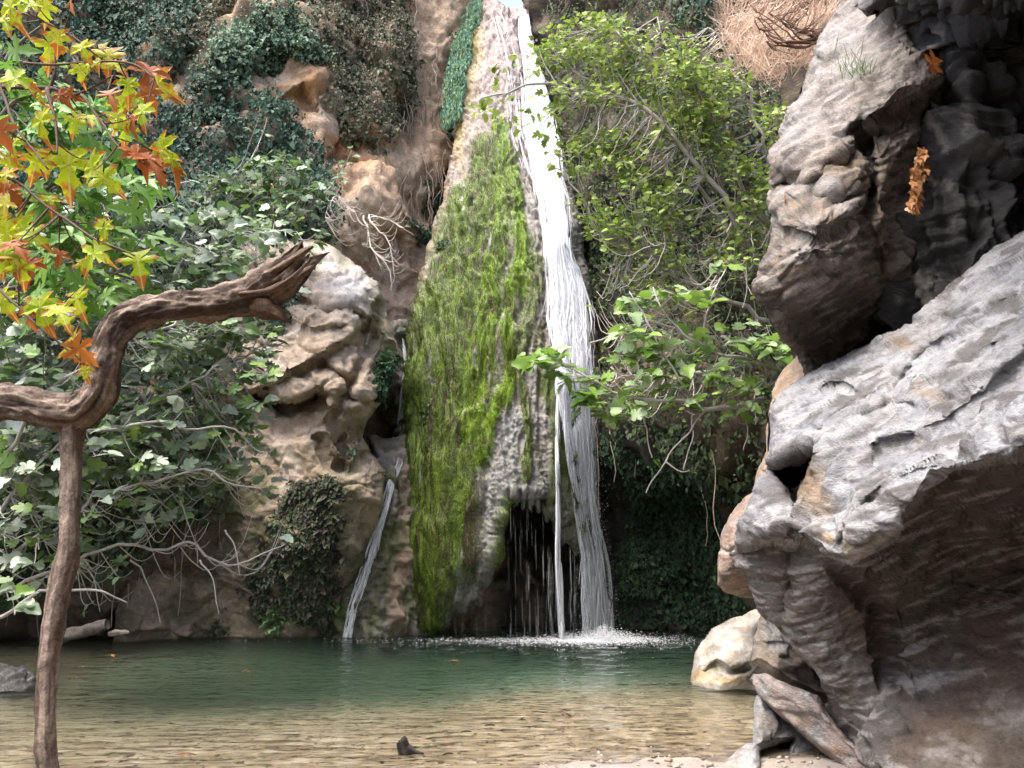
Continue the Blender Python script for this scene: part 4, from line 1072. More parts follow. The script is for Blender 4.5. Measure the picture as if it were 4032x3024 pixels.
class Tree:
    def __init__(s, name, label, cat, base, seed, bark=(.3, .27, .24)):
        s.r = np.random.default_rng(seed); s.root = empty(name, base, label, cat)
        s.pts = []; s.tw = MB(); s.bark = bark
        s.L = [[], [], [], []]
    def branch(s, ctrl, r0, r1, name='branch', n=26, amp=.06):
        p = wiggle(curve_pts(ctrl, n), amp, s.r)
        mb = MB(); mb.tube(p, np.linspace(r0, r1, n), 7, c=s.bark); mb.build(name, M['twig'], s.root)
        s.pts.append(p)
    def twig(s, a, b, r0=.012, r1=.005, sag=.0, n=9, wob=.05):
        d = b - a; L = np.linalg.norm(d); t = np.linspace(0, 1, n)[:, None]
        p = a + d * t; p[:, 2] -= sag * L * np.sin(t[:, 0] * math.pi) * (.6 + .8 * t[:, 0])
        p = wiggle(p, wob * min(L, 1.5), s.r, 2.0); p[0] = a
        s.tw.tube(p, np.linspace(r0, r1, n), 5, c=np.array(s.bark) * s.r.uniform(.75, 1.3), cap=False)
        return p
    def clusters(s, cl, nleaf, lsize, spread=.12, nrm=(0, -.45, .85), njit=.45, droop=-.25, sag=.18, side=-1, tw=.012, bare=0.0):
        allp = np.concatenate(s.pts)
        for (u, v, Y) in cl:
            c = at(u, v, Y)
            a = allp[np.argmin(np.linalg.norm(allp - c, axis=1) + .25 * s.r.random(len(allp)) + 1.6 * np.clip(side * (c[0] - allp[:, 0]) + .35, 0, 2))]
            p = s.twig(a, c, tw, tw * .4, sag)
            s.pts.append(p[3:]) if s.r.random() < .3 else None
            if s.r.random() < bare: continue
            out = (p[-1] - p[-3]); out /= np.linalg.norm(out) + 1e-9
            for k in range(s.r.integers(nleaf[0], nleaf[1] + 1)):
                a_ = s.r.uniform(0, 6.283); h = np.array((math.cos(a_), math.sin(a_) * .8, droop + s.r.normal(0, .25)))
                tip = h + .5 * out; tip /= np.linalg.norm(tip)
                base = p[-1 - s.r.integers(0, 3)] + tip * s.r.uniform(.2, 1) * spread
                s.L[0].append(base); s.L[1].append(tip); s.L[2].append(np.array(nrm) + s.r.normal(0, njit, 3)); s.L[3].append(s.r.uniform(*lsize))
    def finish(s, tmpls, pal, mats, n_ind, foliage='crown'):
        if s.tw.n:
            o = s.tw.build('twigs', M['twig'], s.root); o['kind'] = 'stuff'
        P_, T_, N_, S_ = [np.array(x) for x in s.L]
        u, v = proj(P_ + T_ * S_[:, None] * .5)
        px = S_ / P_[:, 1] * ((u > -10) & (u < 1034) & (v > -10) & (v < 778))
        o_ = np.argsort(-px); ind = o_[:n_ind]; rest = o_[n_ind:]
        ind = ind[px[ind] > 0]
        if len(ind):
            meshes = []
            for m in mats: meshes += leaf_meshes('leaf', tmpls, m)
            leaf_objects(s.root, P_[ind], T_[ind], N_[ind], S_[ind], meshes, s.r)
        if len(rest):
            mb = MB(); leaves_mesh(mb, P_[rest], T_[rest], N_[rest], S_[rest], pick_col(s.r, len(rest), pal), tmpls, s.r)
            o = mb.build(foliage, M['leaf'], s.root, smooth_sh=False); o['kind'] = 'stuff'

def in_poly(poly, n, r, weight=None):
    poly = np.array(poly, float); lo, hi = poly.min(0), poly.max(0); out = []
    while len(out) < n:
        c = lo + (hi - lo) * r.random((n * 2, 2)); c = c[inside(c, poly)]
        if weight is not None: c = c[r.random(len(c)) < weight(c[:, 0], c[:, 1])]
        out += list(c)
    return np.array(out[:n])

# ------------------------------------------------------------------ ivy and other cover on the rock
def cover(rel, name, label, cat, poly, n, size, pal, seed, off=(.02, .25), tmpl=None, clump=.8, thr=-.1, droop=.8, mat='ivy', up=.55, stems=0, soft=12):
    r = np.random.default_rng(seed)
    P = np.stack([rel.u, rel.v], -1)
    ins = inside(P, poly); sel = np.flatnonzero(ins & (rel.u > -40) & (rel.u < 1060) & (rel.v > -60) & (rel.v < 660))
    p = rel.p[sel]
    d = polydist(P[sel], poly)
    f = fbm(p * clump + seed, 4) + .35 * smooth(0, soft * 2.5, d) - .15
    wgt = smooth(thr - .15, thr + .3, f) * p[:, 1] ** 0 * smooth(0, soft, d) + 1e-6
    k = r.choice(len(sel), n, p=wgt / wgt.sum()); i = sel[k]
    th = smooth(thr - .1, thr + .6, f[k])
    nn = rel.n[i]
    pos = rel.p[i] + nn * (off[0] + (off[1] - off[0]) * th * r.random(n) ** .7)[:, None] + r.normal(0, .02, (n, 3))
    tip = np.stack([r.normal(0, .5, n), r.normal(-.2, .4, n), -droop + r.normal(0, .4, n)], -1)
    nr = nn * .7 + np.array((0, -.25, up)) + r.normal(0, .35, (n, 3))
    cols = pick_col(r, n, pal)
    tone = fbm(rel.p[i] * .6 + seed * 3, 3)
    cols = cols * (1 + .45 * tone).clip(.5, 1.6)[:, None]
    mb = MB(); leaves_mesh(mb, pos, tip, nr, r.uniform(size[0], size[1], n) * np.exp(r.normal(-.05, .33, n)), cols, tmpl or T_DIA, r)
    o = mb.build(name, M[mat], smooth_sh=False)
    tag(o, label, cat, kind='stuff')
    if stems:
        sb = MB(); s0 = r.choice(sel, stems)
        for j in s0:
            L_ = r.uniform(.6, 2.2); q = np.repeat(rel.p[j][None], 8, 0) + rel.n[j] * .06; q[:, 2] -= np.linspace(0, L_, 8); q = wiggle(q, .12, r)
            sb.tube(q, np.linspace(.012, .005, 8), 4, c=(.34, .28, .21), cap=False)
        so = sb.build('ivy_stems', M['twig'], o); so['kind'] = 'stuff'
    return o
DARK = [(.03, .065, .042), (.05, .095, .062), (.08, .135, .09), (.035, .06, .032)]
SAGE = [(.10, .17, .10), (.14, .21, .13), (.08, .13, .07), (.17, .21, .14)]
BROWN = [(.11, .105, .06), (.14, .13, .08), (.07, .09, .045), (.19, .15, .10), (.05, .075, .04)]
cover(cliff_l, 'ivy', 'dark green ivy hanging over the cliff behind the orange leaves', 'ivy', [(-60, -80), (150, -60), (215, 20), (190, 80), (215, 90), (250, 95), (290, 110), (315, 140), (345, 190), (330, 240), (280, 270), (-60, 330), (-60, 0)], 62000, (.07, .14), DARK, 41, off=(.02, .5), stems=40, thr=-.6)
cover(cliff_l, 'ivy', 'sage green ivy mound round a dark hole in the upper cliff', 'ivy', [(205, 85), (228, 40), (250, 22), (275, 18), (298, 30), (318, 55), (325, 80), (300, 72), (285, 76), (255, 78), (246, 95), (225, 108)], 10000, (.07, .14), SAGE, 42, off=(.05, .55), thr=-.4)
cover(cliff_l, 'ivy', 'brownish half dry creeper cover across the top of the cliff', 'creeper', [(60, -60), (400, -60), (418, 0), (410, 40), (420, 90), (400, 140), (380, 165), (345, 155), (325, 130), (310, 70), (300, 20), (230, 30), (200, 80), (150, 60), (90, 30)], 40000, (.06, .12), BROWN, 43, off=(.02, .35), thr=-.4, stems=60)
cover(cliff_l, 'ivy', 'dark ivy strip hanging beside the mossy cone crest', 'ivy', [(447, 35), (470, 30), (462, 80), (455, 150), (447, 190), (428, 205), (440, 150), (442, 90)], 2600, (.06, .11), DARK, 44, off=(.05, .4), thr=-.3, soft=4)
cover(cliff_l, 'ivy', 'patch of dark leaves in the recess above the left gully', 'ivy', [(425, 175), (448, 190), (440, 235), (425, 250), (412, 215)], 900, (.06, .11), DARK, 45, thr=-.3, soft=4)
cover(left_rock, 'ivy', 'dark small leaved ivy on the boulder foot just above the pool', 'ivy', [(225, 600), (265, 520), (280, 480), (335, 470), (352, 500), (356, 540), (345, 600), (335, 636), (200, 640)], 15000, (.045, .09), [(.04, .055, .03), (.07, .07, .045), (.085, .065, .058), (.05, .085, .04)], 46, off=(.01, .05), thr=-.12, clump=1.6)
cover(left_rock, 'ivy', 'sparse ivy runners on the upper left of the tan boulder', 'ivy', [(245, 255), (300, 245), (318, 262), (310, 300), (285, 340), (255, 330)], 1000, (.05, .1), DARK, 47, off=(.01, .06), thr=.15)
cover(left_rock, 'fern', 'dark fern curtain hanging at the gully side of the tan boulder', 'fern', [(374, 362), (392, 350), (398, 372), (394, 412), (380, 418), (372, 395)], 1500, (.05, .09), [(.03, .07, .03), (.05, .12, .05), (.03, .04, .025)], 48, off=(.02, .12), thr=-.5, soft=3)
cover(cliff_r, 'ivy', 'ivy painted nearly black for shade on the wall right of the fall', 'ivy', [(606, 430), (650, 415), (740, 430), (770, 470), (760, 640), (606, 640)], 14000, (.05, .10), [(.02, .04, .022), (.035, .06, .03), (.05, .09, .04)], 49, off=(.02, .2), thr=-.2)  # leaf colours darkened to paint in the shade of this wall
cover(cliff_r, 'undergrowth', 'dim leafy undergrowth on the wall behind the right tree', 'shrub', [(545, -60), (720, -60), (735, 60), (790, 110), (800, 470), (700, 450), (606, 420), (590, 300), (555, 120)], 24000, (.06, .13), [(.03, .05, .025), (.05, .075, .03), (.07, .10, .035), (.06, .06, .04)], 50, off=(.05, .6), thr=-.4, stems=120)
cover(cliff_r, 'ivy', 'blue green bush on the cliff top right of the crest', 'shrub', [(650, -60), (728, -60), (722, 30), (705, 45), (668, 25)], 3500, (.08, .14), DARK, 51, off=(.1, .6), thr=-.5)
cover(cliff_l, 'undergrowth', 'dim tangle of leaves on the wall behind the fig thicket', 'shrub', [(-40, 250), (255, 262), (262, 330), (235, 420), (230, 500), (150, 560), (-40, 600)], 16000, (.07, .15), [(.04, .065, .032), (.065, .10, .045), (.09, .12, .07)], 52, off=(.1, .7), thr=-.5, stems=80)
def hanging_roots():
    r = np.random.default_rng(77); sb = MB(); P = np.stack([cliff_l.u, cliff_l.v], -1)
    sel = np.flatnonzero(inside(P, [(398, 60), (430, 40), (440, 120), (440, 215), (405, 200), (395, 140)]) | inside(P, [(405, 0), (418, 0), (420, 60), (410, 60)]))
    for j in r.choice(sel, 80):
        L_ = r.uniform(.6, 2.6); q = np.repeat(cliff_l.p[j][None], 10, 0) + cliff_l.n[j] * r.uniform(.05, .2); q[:, 2] -= np.linspace(0, L_, 10); q[:, 0] += np.linspace(0, r.normal(0, .2), 10); q = wiggle(q, .15, r)
        sb.tube(q, np.linspace(.016, .005, 10), 4, c=np.array((.42, .33, .25)) * r.uniform(.7, 1.2), cap=False)
    tag(sb.build('hanging_roots', M['twig']), 'pale dry roots hanging down the bare tan cliff beside the crest', 'roots', kind='stuff')
hanging_roots()
# moss
r = np.random.default_rng(60)
mm, mbr = moss_mask(cone.p, cone.u, cone.v)
wgt = np.where(mm > .3, mm, 0) + 1e-9
i = r.choice(len(cone.p), 150000, p=wgt / wgt.sum())
nn = cone.n[i]
mc = cone.col[i] * (1 + .28 * r.normal(0, 1, (len(i), 1))).clip(.45, 1.8)
mb = MB()
leaves_mesh(mb, cone.p[i] + nn * r.uniform(-.01, .02, (len(i), 1)), nn * .35 + np.array((0, 0, -1.0)) + r.normal(0, .18, (len(i), 3)), nn + np.array((0, 0, .5)) + r.normal(0, .3, (len(i), 3)), r.uniform(.018, .042, len(i)), mc, T_DIA, r)
mo = mb.build('moss', M['moss'], cone.o, smooth_sh=False); mo['kind'] = 'stuff'
mo.parent = cone.o; mo.matrix_parent_inverse = Matrix.Translation(-cone.o.location)
# blue green grass beard along the cone's upper left edge
P = np.stack([cone.u, cone.v], -1)
sel = np.flatnonzero(polydist(P, [(480, 8), (470, 40), (464, 80), (460, 118)], False) < 8)
i = r.choice(sel, 5000); nn = cone.n[i]
mb = MB(); leaves_mesh(mb, cone.p[i] + nn * r.uniform(0, .25, (len(i), 1)) + np.array((-.12, 0, 0)), np.array((-.15, -.3, -1.0)) + r.normal(0, .3, (len(i), 3)), nn + r.normal(0, .4, (len(i), 3)), r.uniform(.10, .2, len(i)), pick_col(r, len(i), [(.16, .32, .22), (.22, .38, .28), (.10, .2, .12), (.28, .36, .16)]), [(np.array([(0, 0, 0), (.12, .5, .05), (0, 1, -.12), (-.12, .5, .05)], float), T_DIA[0][1])], r)
g = mb.build('grass_beard', M['grass'], None, smooth_sh=False); tag(g, 'blue green grass beard along the upper left edge of the cone', 'grass', kind='stuff')

def tuft(name, label, cat, rel, u, v, n, rad, size, pal, seed, tmpl=T_IVY, off=.1):
    r = np.random.default_rng(seed); c = surf(rel, u, v, .05, 9999)
    d = r.normal(0, 1, (n, 3)); d /= np.linalg.norm(d, axis=1)[:, None]; d[:, 1] = -np.abs(d[:, 1])
    pos = c + d * (rad * r.random((n, 1)) ** .5) * (1, .5, 1)
    mb = MB(); leaves_mesh(mb, pos, d + np.array((0, -.3, -.5)), d + np.array((0, -.3, .8)), r.uniform(size * .6, size * 1.2, n), pick_col(r, n, pal), tmpl, r)
    for k in range(n): mb.tube(np.linspace(c, pos[k], 4), .004, 4, c=(.1, .12, .05), cap=False)
    return tag(mb.build(name, M['leaf'], None, smooth_sh=False), label, cat)
TEAL = [(.07, .16, .10), (.10, .20, .13), (.05, .12, .07)]
tuft('fern', 'small blue green fern tuft high on the mossy cone', 'fern', cone, 443, 249, 120, .19, .09, TEAL, 1)
tuft('fern', 'pale fern tuft low on the mossy cone', 'fern', cone, 430, 415, 60, .22, .10, [(.12, .22, .13), (.09, .18, .10)], 2)
tuft('fern', 'second pale fern sprig just above the low cone tuft', 'fern', cone, 434, 403, 30, .14, .09, [(.12, .22, .13), (.09, .18, .10)], 12)
tuft('fern', 'bright fern tuft on the tan boulder above the gully hole', 'fern', left_rock, 384, 363, 90, .28, .10, [(.06, .16, .06), (.09, .2, .09)], 3)
tuft('fern', 'tiny fern where the tan boulder meets the wet apron', 'fern', left_rock, 353, 450, 26, .14, .07, TEAL, 4)
tuft('fern', 'green fern at the top of the dark gully', 'fern', gully, 409, 332, 60, .2, .09, [(.05, .13, .06)], 5)
tuft('fern', 'small green plant at the water edge below the ivy', 'plant', left_rock, 275, 622, 60, .3, .11, [(.07, .16, .05), (.05, .10, .04)], 6)
tuft('fern', 'small green sprig beside the foot of the side trickle', 'plant', left_rock, 337, 605, 20, .14, .08, [(.10, .22, .06)], 7)
# ------------------------------------------------------------------ fig thicket on the left
figm = [mat_leaf('fig_leaf_green', (.13, .24, .04), (.24, .36, .09), trans=.3, rough=.35, spec=.6, attr=False),
        mat_leaf('fig_leaf_sheen', (.34, .42, .31), (.48, .54, .45), trans=.25, rough=.32, spec=.7, attr=False),  # pale tone paints the sky's sheen onto the leaves
        mat_leaf('fig_leaf_grey', (.18, .27, .14), (.29, .38, .24), trans=.25, rough=.32, spec=.7, attr=False)]
FIGPAL = [(.17, .28, .09), (.26, .35, .2), (.22, .27, .20), (.06, .10, .04), (.13, .21, .05), (.3, .35, .28)]  # the palest greens carry painted sky sheen
t = Tree('fig_tree', 'dense fig thicket with grey twigs leaning over the pool on the left', 'fig tree', at(-60, 640, 9.6), 71, (.36, .34, .31))
for c in ([(-60, 600, 9.6), (20, 520, 9.4), (90, 440, 9.2), (170, 390, 9.4), (240, 360, 9.8), (285, 346, 10.2)],
          [(-60, 610, 9.6), (40, 540, 9.0), (120, 490, 9), (200, 470, 9.3), (262, 490, 9.7)],
          [(-60, 480, 9.2), (40, 350, 9.3), (120, 270, 9.6), (200, 240, 10.4), (300, 232, 11.4)],
          [(-60, 620, 9.6), (40, 575, 9.2), (120, 545, 9.2), (190, 548, 9.5), (240, 560, 9.8), (288, 546, 10.1)],
          [(-60, 460, 9.2), (10, 290, 9.2), (70, 210, 9.4), (150, 185, 9.8), (190, 180, 10)],
          [(-40, 560, 9.0), (60, 450, 8.8), (150, 425, 8.9), (230, 432, 9.4), (270, 450, 9.7)],
          [(-40, 520, 8.8), (40, 400, 8.5), (120, 335, 8.7), (200, 310, 9.1), (262, 318, 9.6)],
          [(-60, 640, 9.0), (20, 606, 8.6), (90, 592, 8.7), (128, 600, 8.9)]):
    t.branch(c, .026, .008, amp=.14)
r = t.r
pol = [(-10, 250), (60, 200), (140, 190), (210, 200), (290, 222), (318, 232), (300, 262), (262, 300), (285, 330), (292, 360), (270, 390), (250, 420), (280, 450), (285, 480), (230, 500), (170, 520), (100, 560), (0, 600), (-10, 400)]
cs = in_poly(pol, 640, r, lambda u, v: np.where(v > 470, .35, 1.0))
t.clusters([(u, v, 9.0 + .006 * (u - 50) + max(0, (300 - v)) * .006 + r.normal(0, .35)) for u, v in cs], (3, 6), (.12, .22), .15, sag=.25, tw=.009, nrm=(0, -.6, .75))
# bare arching twigs near the water
cs = in_poly([(60, 470), (280, 430), (292, 500), (292, 550), (250, 570), (200, 580), (120, 600), (20, 620), (-10, 560)], 80, r)
t.clusters([(u, v, 9.2 + .004 * u + r.normal(0, .25)) for u, v in cs], (1, 2), (.12, .2), .1, sag=.35, tw=.008, bare=.75)
for u, v, u2, v2 in ((200, 560, 218, 614), (130, 560, 160, 622), (180, 500, 195, 565), (75, 560, 100, 610), (225, 530, 240, 575)):
    t.twig(at(u, v, 9.4), at(u2, v2, 9.5), .012, .004, -.2)
t.finish(T_FIG, FIGPAL, figm, 300, 'crown')

# small fig shrub on the cliff above the tan boulder
t = Tree('shrub', 'light green lobed shrub growing on the ledge above the fallen limb', 'shrub', at(260, 240, 14.2), 72, (.35, .32, .28))
for c in ([(255, 245, 14.2), (262, 215, 14.0), (270, 185, 13.9), (282, 160, 13.9)], [(255, 245, 14.2), (230, 215, 13.8), (205, 190, 13.6)], [(255, 245, 14.2), (290, 220, 13.8), (320, 200, 13.8), (345, 165, 14)]):
    t.branch(c, .03, .01)
cs = in_poly([(195, 185), (240, 160), (280, 150), (318, 165), (325, 185), (318, 215), (270, 228), (210, 222)], 150, t.r)
t.clusters([(u, v, 13.6 + t.r.normal(0, .3)) for u, v in cs], (2, 5), (.13, .21), .14, sag=.1)
t.clusters([(u, v, 13.9) for u, v in ((345, 160), (352, 150), (338, 172), (330, 195), (350, 178))], (2, 4), (.12, .18), .12)
t.clusters([(u, v, 14.1) for u, v in ((258, 120), (268, 118), (262, 130))], (1, 2), (.12, .16), .1)
t.finish(T_FIG, [(.10, .19, .05), (.14, .22, .08), (.08, .14, .06), (.18, .24, .12)], figm, 140, 'crown')

# ------------------------------------------------------------------ tree on the right of the fall
t = Tree('tree', 'leafy yellow green tree arching over the fall from the right', 'tree', at(815, 350, 12.6), 73, (.40, .36, .31))
for c in ([(815, 340, 12.6), (740, 240, 12.4), (670, 165, 12.3), (615, 105, 12.2), (565, 62, 12.2)], [(815, 320, 12.6), (750, 190, 12.5), (705, 100, 12.4), (660, 25, 12.4)],
          [(815, 345, 12.6), (730, 300, 12.3), (655, 262, 12.1), (600, 232, 12), (560, 150, 12)], [(780, 300, 12.5), (690, 150, 11.9), (610, 95, 11.7), (540, 85, 11.6), (480, 105, 11.6)],
          [(815, 260, 12.6), (765, 150, 12.4), (742, 80, 12.4), (705, 30, 12.4)], [(815, 350, 12.6), (710, 335, 12.1), (640, 325, 11.9), (590, 340, 12)], [(700, 90, 12.2), (640, 50, 12), (590, 30, 12)],
          [(790, 380, 12.2), (720, 370, 12), (650, 380, 12), (610, 370, 12)]):
    t.branch(c, .05, .012, amp=.15)
r = t.r
cs = in_poly([(535, 50), (570, 15), (640, 8), (700, 50), (735, 75), (780, 105), (778, 180), (772, 250), (700, 300), (610, 300), (585, 220), (560, 140)], 950, r, lambda u, v: np.clip(1.15 - (v - 60) / 300, .15, 1) * smooth(-.25, .2, fbm(np.stack([u * .022, v * .03, 0 * u], -1), 3)))
t.clusters([(u, v, 12.0 + r.normal(0, .4)) for u, v in cs], (4, 9), (.06, .125), .19, sag=.08, tw=.009, droop=-.1, side=1)
cs = np.array([(495, 75), (505, 62), (490, 95), (515, 95), (480, 110), (530, 110), (545, 130), (508, 120), (535, 70), (540, 95), (550, 150), (487, 108), (520, 55), (555, 165), (525, 125), (515, 145), (545, 55), (550, 90), (560, 120), (498, 105)])
t.clusters([(u, v, 11.7 + r.normal(0, .15)) for u, v in cs], (4, 7), (.11, .16), .2, sag=.05, tw=.007, side=1)
# bare grey twig tangle
cs = in_poly([(590, 180), (770, 200), (770, 400), (640, 420), (600, 380), (590, 300)], 330, r)
t.clusters([(u, v, 12.0 + r.normal(0, .4)) for u, v in cs], (1, 2), (.1, .15), .1, sag=.3, tw=.011, bare=.8, side=1)
t.finish(T_FIG, [(.26, .36, .05), (.18, .26, .045), (.33, .40, .09), (.12, .18, .05), (.38, .44, .16), (.2, .3, .06)], [mat_leaf('tree_leaf', (.17, .26, .045), (.34, .42, .1), trans=.3, attr=False)], 220, 'crown')

# ------------------------------------------------------------------ fig branch reaching across the fall
brm = [mat_leaf('branch_leaf_green', (.14, .27, .035), (.24, .37, .07), trans=.4, rough=.4, spec=.45, attr=False),
       mat_leaf('branch_leaf_pale', (.26, .36, .17), (.36, .46, .25), trans=.3, rough=.38, spec=.5, attr=False)]
t = Tree('fig_branch', 'fresh green fig branch reaching left across the main waterfall', 'branch', at(815, 400, 10.6), 74, (.42, .39, .35))
for c, r0 in (([(815, 385, 10.6), (767, 397, 10.5), (739, 404, 10.4), (706, 411, 10.2), (683, 400, 10.1), (650, 398, 10), (615, 390, 9.9), (572, 368, 9.8), (530, 354, 9.8)], .045), ([(700, 409, 10.2), (672, 370, 10), (650, 330, 9.9), (632, 290, 9.9)], .022),
          ([(706, 411, 10.2), (688, 430, 10.2), (674, 449, 10.15), (660, 472, 10.1), (651, 493, 10.1)], .014), ([(815, 380, 10.6), (750, 362, 10.3), (700, 345, 10.1), (664, 312, 10), (655, 285, 10)], .028), ([(700, 345, 10.1), (712, 300, 10), (725, 270, 10)], .014),
          ([(690, 405, 10.2), (691, 425, 10.2), (690, 442, 10.2), (684, 468, 10.2)], .010), ([(650, 400, 10.1), (645, 423, 10.1), (648, 440, 10.1), (651, 456, 10.1)], .008), ([(739, 404, 10.4), (748, 430, 10.3), (745, 450, 10.3)], .008)):
    t.branch(c, r0, .008, amp=.07)
r = t.r
cs = []
for u, v, n, sp in ((545, 355, 9, 14), (530, 358, 4, 8), (565, 372, 5, 12), (580, 395, 5, 12), (600, 380, 8, 20), (625, 330, 7, 16), (635, 300, 6, 14), (650, 345, 10, 22), (660, 370, 8, 20), (690, 350, 10, 22), (715, 375, 6, 18), (740, 345, 9, 18), (765, 335, 8, 16),
                    (780, 365, 5, 14), (700, 300, 4, 16), (725, 270, 2, 5), (620, 410, 5, 16), (665, 400, 6, 22), (730, 400, 5, 20), (676, 290, 4, 14), (605, 405, 4, 12), (757, 385, 5, 14)):
    cs += [(u + r.normal(0, sp * .55), v + r.normal(0, sp * .4), 10.0 + (u - 650) * .003 + r.normal(0, .15)) for _ in range(n)]
t.clusters(cs, (2, 4), (.15, .25), .12, sag=.12, tw=.007, njit=.35, side=1)
t.clusters([(652, 458, 10.1), (690, 470, 10.2)], (1, 2), (.12, .17), .06)
t.finish(T_FIG, [(.12, .2, .04)], brm, 300, 'crown')
# ------------------------------------------------------------------ broken limb and its prop in the left foreground
def limb(mb, rows, c0, c1, n=90, sides=26, amp=.018, seed=0, twist=0., jag=0.):
    """rows: u, v, half thickness in picture units, distance -> a barked limb with long cracks"""
    rows = np.array(rows, float); q = np.linspace(0, len(rows) - 1, n)
    pts = curve_pts(rows[:, [0, 1, 3]], n); px = np.interp(q, np.arange(len(rows)), rows[:, 2]) * np.interp(q, np.arange(len(rows)), rows[:, 3]) / FPX
    d = np.gradient(pts, axis=0); d /= np.linalg.norm(d, axis=1)[:, None]
    a = np.cross(d, (0, 1, 0)); a /= np.linalg.norm(a, axis=1)[:, None]; b = np.cross(d, a)
    ang = np.arange(sides) * 2 * math.pi / sides; s_ = np.concatenate([[0], np.cumsum(np.linalg.norm(np.diff(pts, axis=0), axis=1))])
    A, S = np.meshgrid(ang, s_)
    tw = A + twist * S
    nz = np.stack([np.cos(tw) * 1.5, np.sin(tw) * 1.5, S * 1.6], -1).reshape(-1, 3) + seed
    crack = ridged(nz * (1.5, 1.5, 1.0), 3).reshape(A.shape); lump = fbm(np.stack([np.cos(A) * .7, np.sin(A) * .7, S * 3.2], -1).reshape(-1, 3) + seed + 4, 3).reshape(A.shape)
    fine = fbm(nz * (4, 4, 6), 3).reshape(A.shape)
    kn = fbm(np.stack([np.cos(A) * 1.2, np.sin(A) * 1.2, S * 7], -1).reshape(-1, 3) + seed + 40, 3).reshape(A.shape)
    crack = np.sign(crack) * np.abs(crack) ** 1.6
    rad = px[:, None] * (.93 + .2 * lump) + amp * (.28 * crack + .55 * fine + .9 * kn)
    v = pts[:, None] + (a[:, None] * np.cos(A)[..., None] + b[:, None] * np.sin(A)[..., None]) * rad[..., None]
    if jag:
        tt = np.clip((np.linspace(0, 1, n) - .8) / .2, 0, 1)[:, None] ** 2; jn = fbm(np.stack([np.cos(ang) * 2.2, np.sin(ang) * 2.2, 0 * ang], -1) + seed, 3)
        v = v + d[:, None] * (tt * jag * jn[None])[..., None]
    i = np.arange(n - 1)[:, None] * sides; j = np.arange(sides)[None]
    qd = np.stack([i + j, i + (j + 1) % sides, i + sides + (j + 1) % sides, i + sides + j], -1).reshape(-1, 4)
    k = np.arange(sides)
    v = np.concatenate([v.reshape(-1, 3), pts[:1], pts[-1:]])
    t = np.concatenate([np.stack([(k + 1) % sides, k, np.full(sides, n * sides)], -1), np.stack([(n - 1) * sides + k, (n - 1) * sides + (k + 1) % sides, np.full(sides, n * sides + 1)], -1)])
    f = smooth(-.3, .5, fbm(nz * (1.3, 1.3, .5) + 3, 4)); col = np.asarray(c0) + (np.asarray(c1) - np.asarray(c0)) * f[:, None]
    dk = smooth(.25, -.5, crack.ravel()); col = mixc(col, np.asarray(c0) * .45, dk * .6)
    mb.add(v, t, qd[:, ::-1], np.concatenate([col, col[:1], col[-1:]]))
lroot = empty('tree_limb', at(47, 800, 4.0) * (1, 1, 0), 'broken brown tree limb with a bent elbow and a leaning prop, left foreground', 'tree limb')
mb = MB(); limb(mb, [(-420, 380, 24, 4.5), (-300, 386, 21, 4.4), (-180, 394, 19, 4.25), (-60, 400, 17, 4.1), (-20, 399, 17.5, 4.05), (20, 403, 17.5, 4.0), (55, 411, 18, 4.0), (80, 412, 18, 4.0), (98, 395, 17, 4.0), (105, 370, 15.5, 4.0), (110, 345, 15.5, 4.0), (124, 324, 16, 4.0), (148, 313, 15.5, 4.0), (172, 308, 15.5, 4.0), (200, 305, 15.5, 4.0), (225, 303, 16, 4.0), (250, 297, 18, 3.98), (268, 288, 20, 3.96), (284, 277, 19, 3.95), (296, 266, 16, 3.94), (303, 259, 14, 3.93)],
    (.075, .052, .041), (.26, .20, .155), n=340, sides=64, seed=1, twist=.1, amp=.022, jag=.16)
lo_ = mb.build('limb', M['bark'], lroot)
mb = MB(); limb(mb, [(255, 306, 8, 3.95), (268, 310, 8, 3.92), (279, 314, 6, 3.9), (284, 319, 3, 3.9), (286, 322, .8, 3.9)], (.09, .055, .035), (.17, .11, .075), n=24, sides=16, seed=5); mb.build('broken_spur', M['bark'], lo_)
for rows in ([(262, 279, 4, 3.88), (285, 264, 4, 3.86), (305, 251, 3, 3.86), (313, 246, .6, 3.86)], [(270, 296, 4, 3.88), (292, 281, 4, 3.86), (306, 272, 3, 3.86), (314, 266, .6, 3.86)], [(240, 295, 2.5, 3.87), (270, 290, 3, 3.83), (295, 275, 2.5, 3.81), (312, 258, .6, 3.83)]):
    mb = MB(); limb(mb, rows, (.10, .065, .045), (.2, .135, .095), n=20, sides=10, seed=rows[0][0], amp=.008); mb.build('splinter', M['bark'], lo_)
mb = MB(); limb(mb, [(76, 412, 15, 4.02), (74, 424, 12.5, 4.01), (72, 450, 9.2, 4.0), (71, 480, 9.2, 4.0), (70, 512, 9.2, 4.0), (69, 545, 10.1, 4.0), (66, 565, 10.6, 4.0), (58, 598, 9.7, 4.0), (52, 635, 9.2, 4.0), (48, 666, 8.7, 4.0), (46.5, 712, 8.5, 4.0), (47, 745, 9.0, 4.0), (48, 768, 8.5, 4.0), (50, 850, 9.2, 4.0), (52, 960, 11.0, 4.0)],
    (.14, .10, .078), (.30, .235, .19), n=260, sides=40, seed=9, amp=.009, twist=.3); mb.build('prop', M['bark'], lroot)

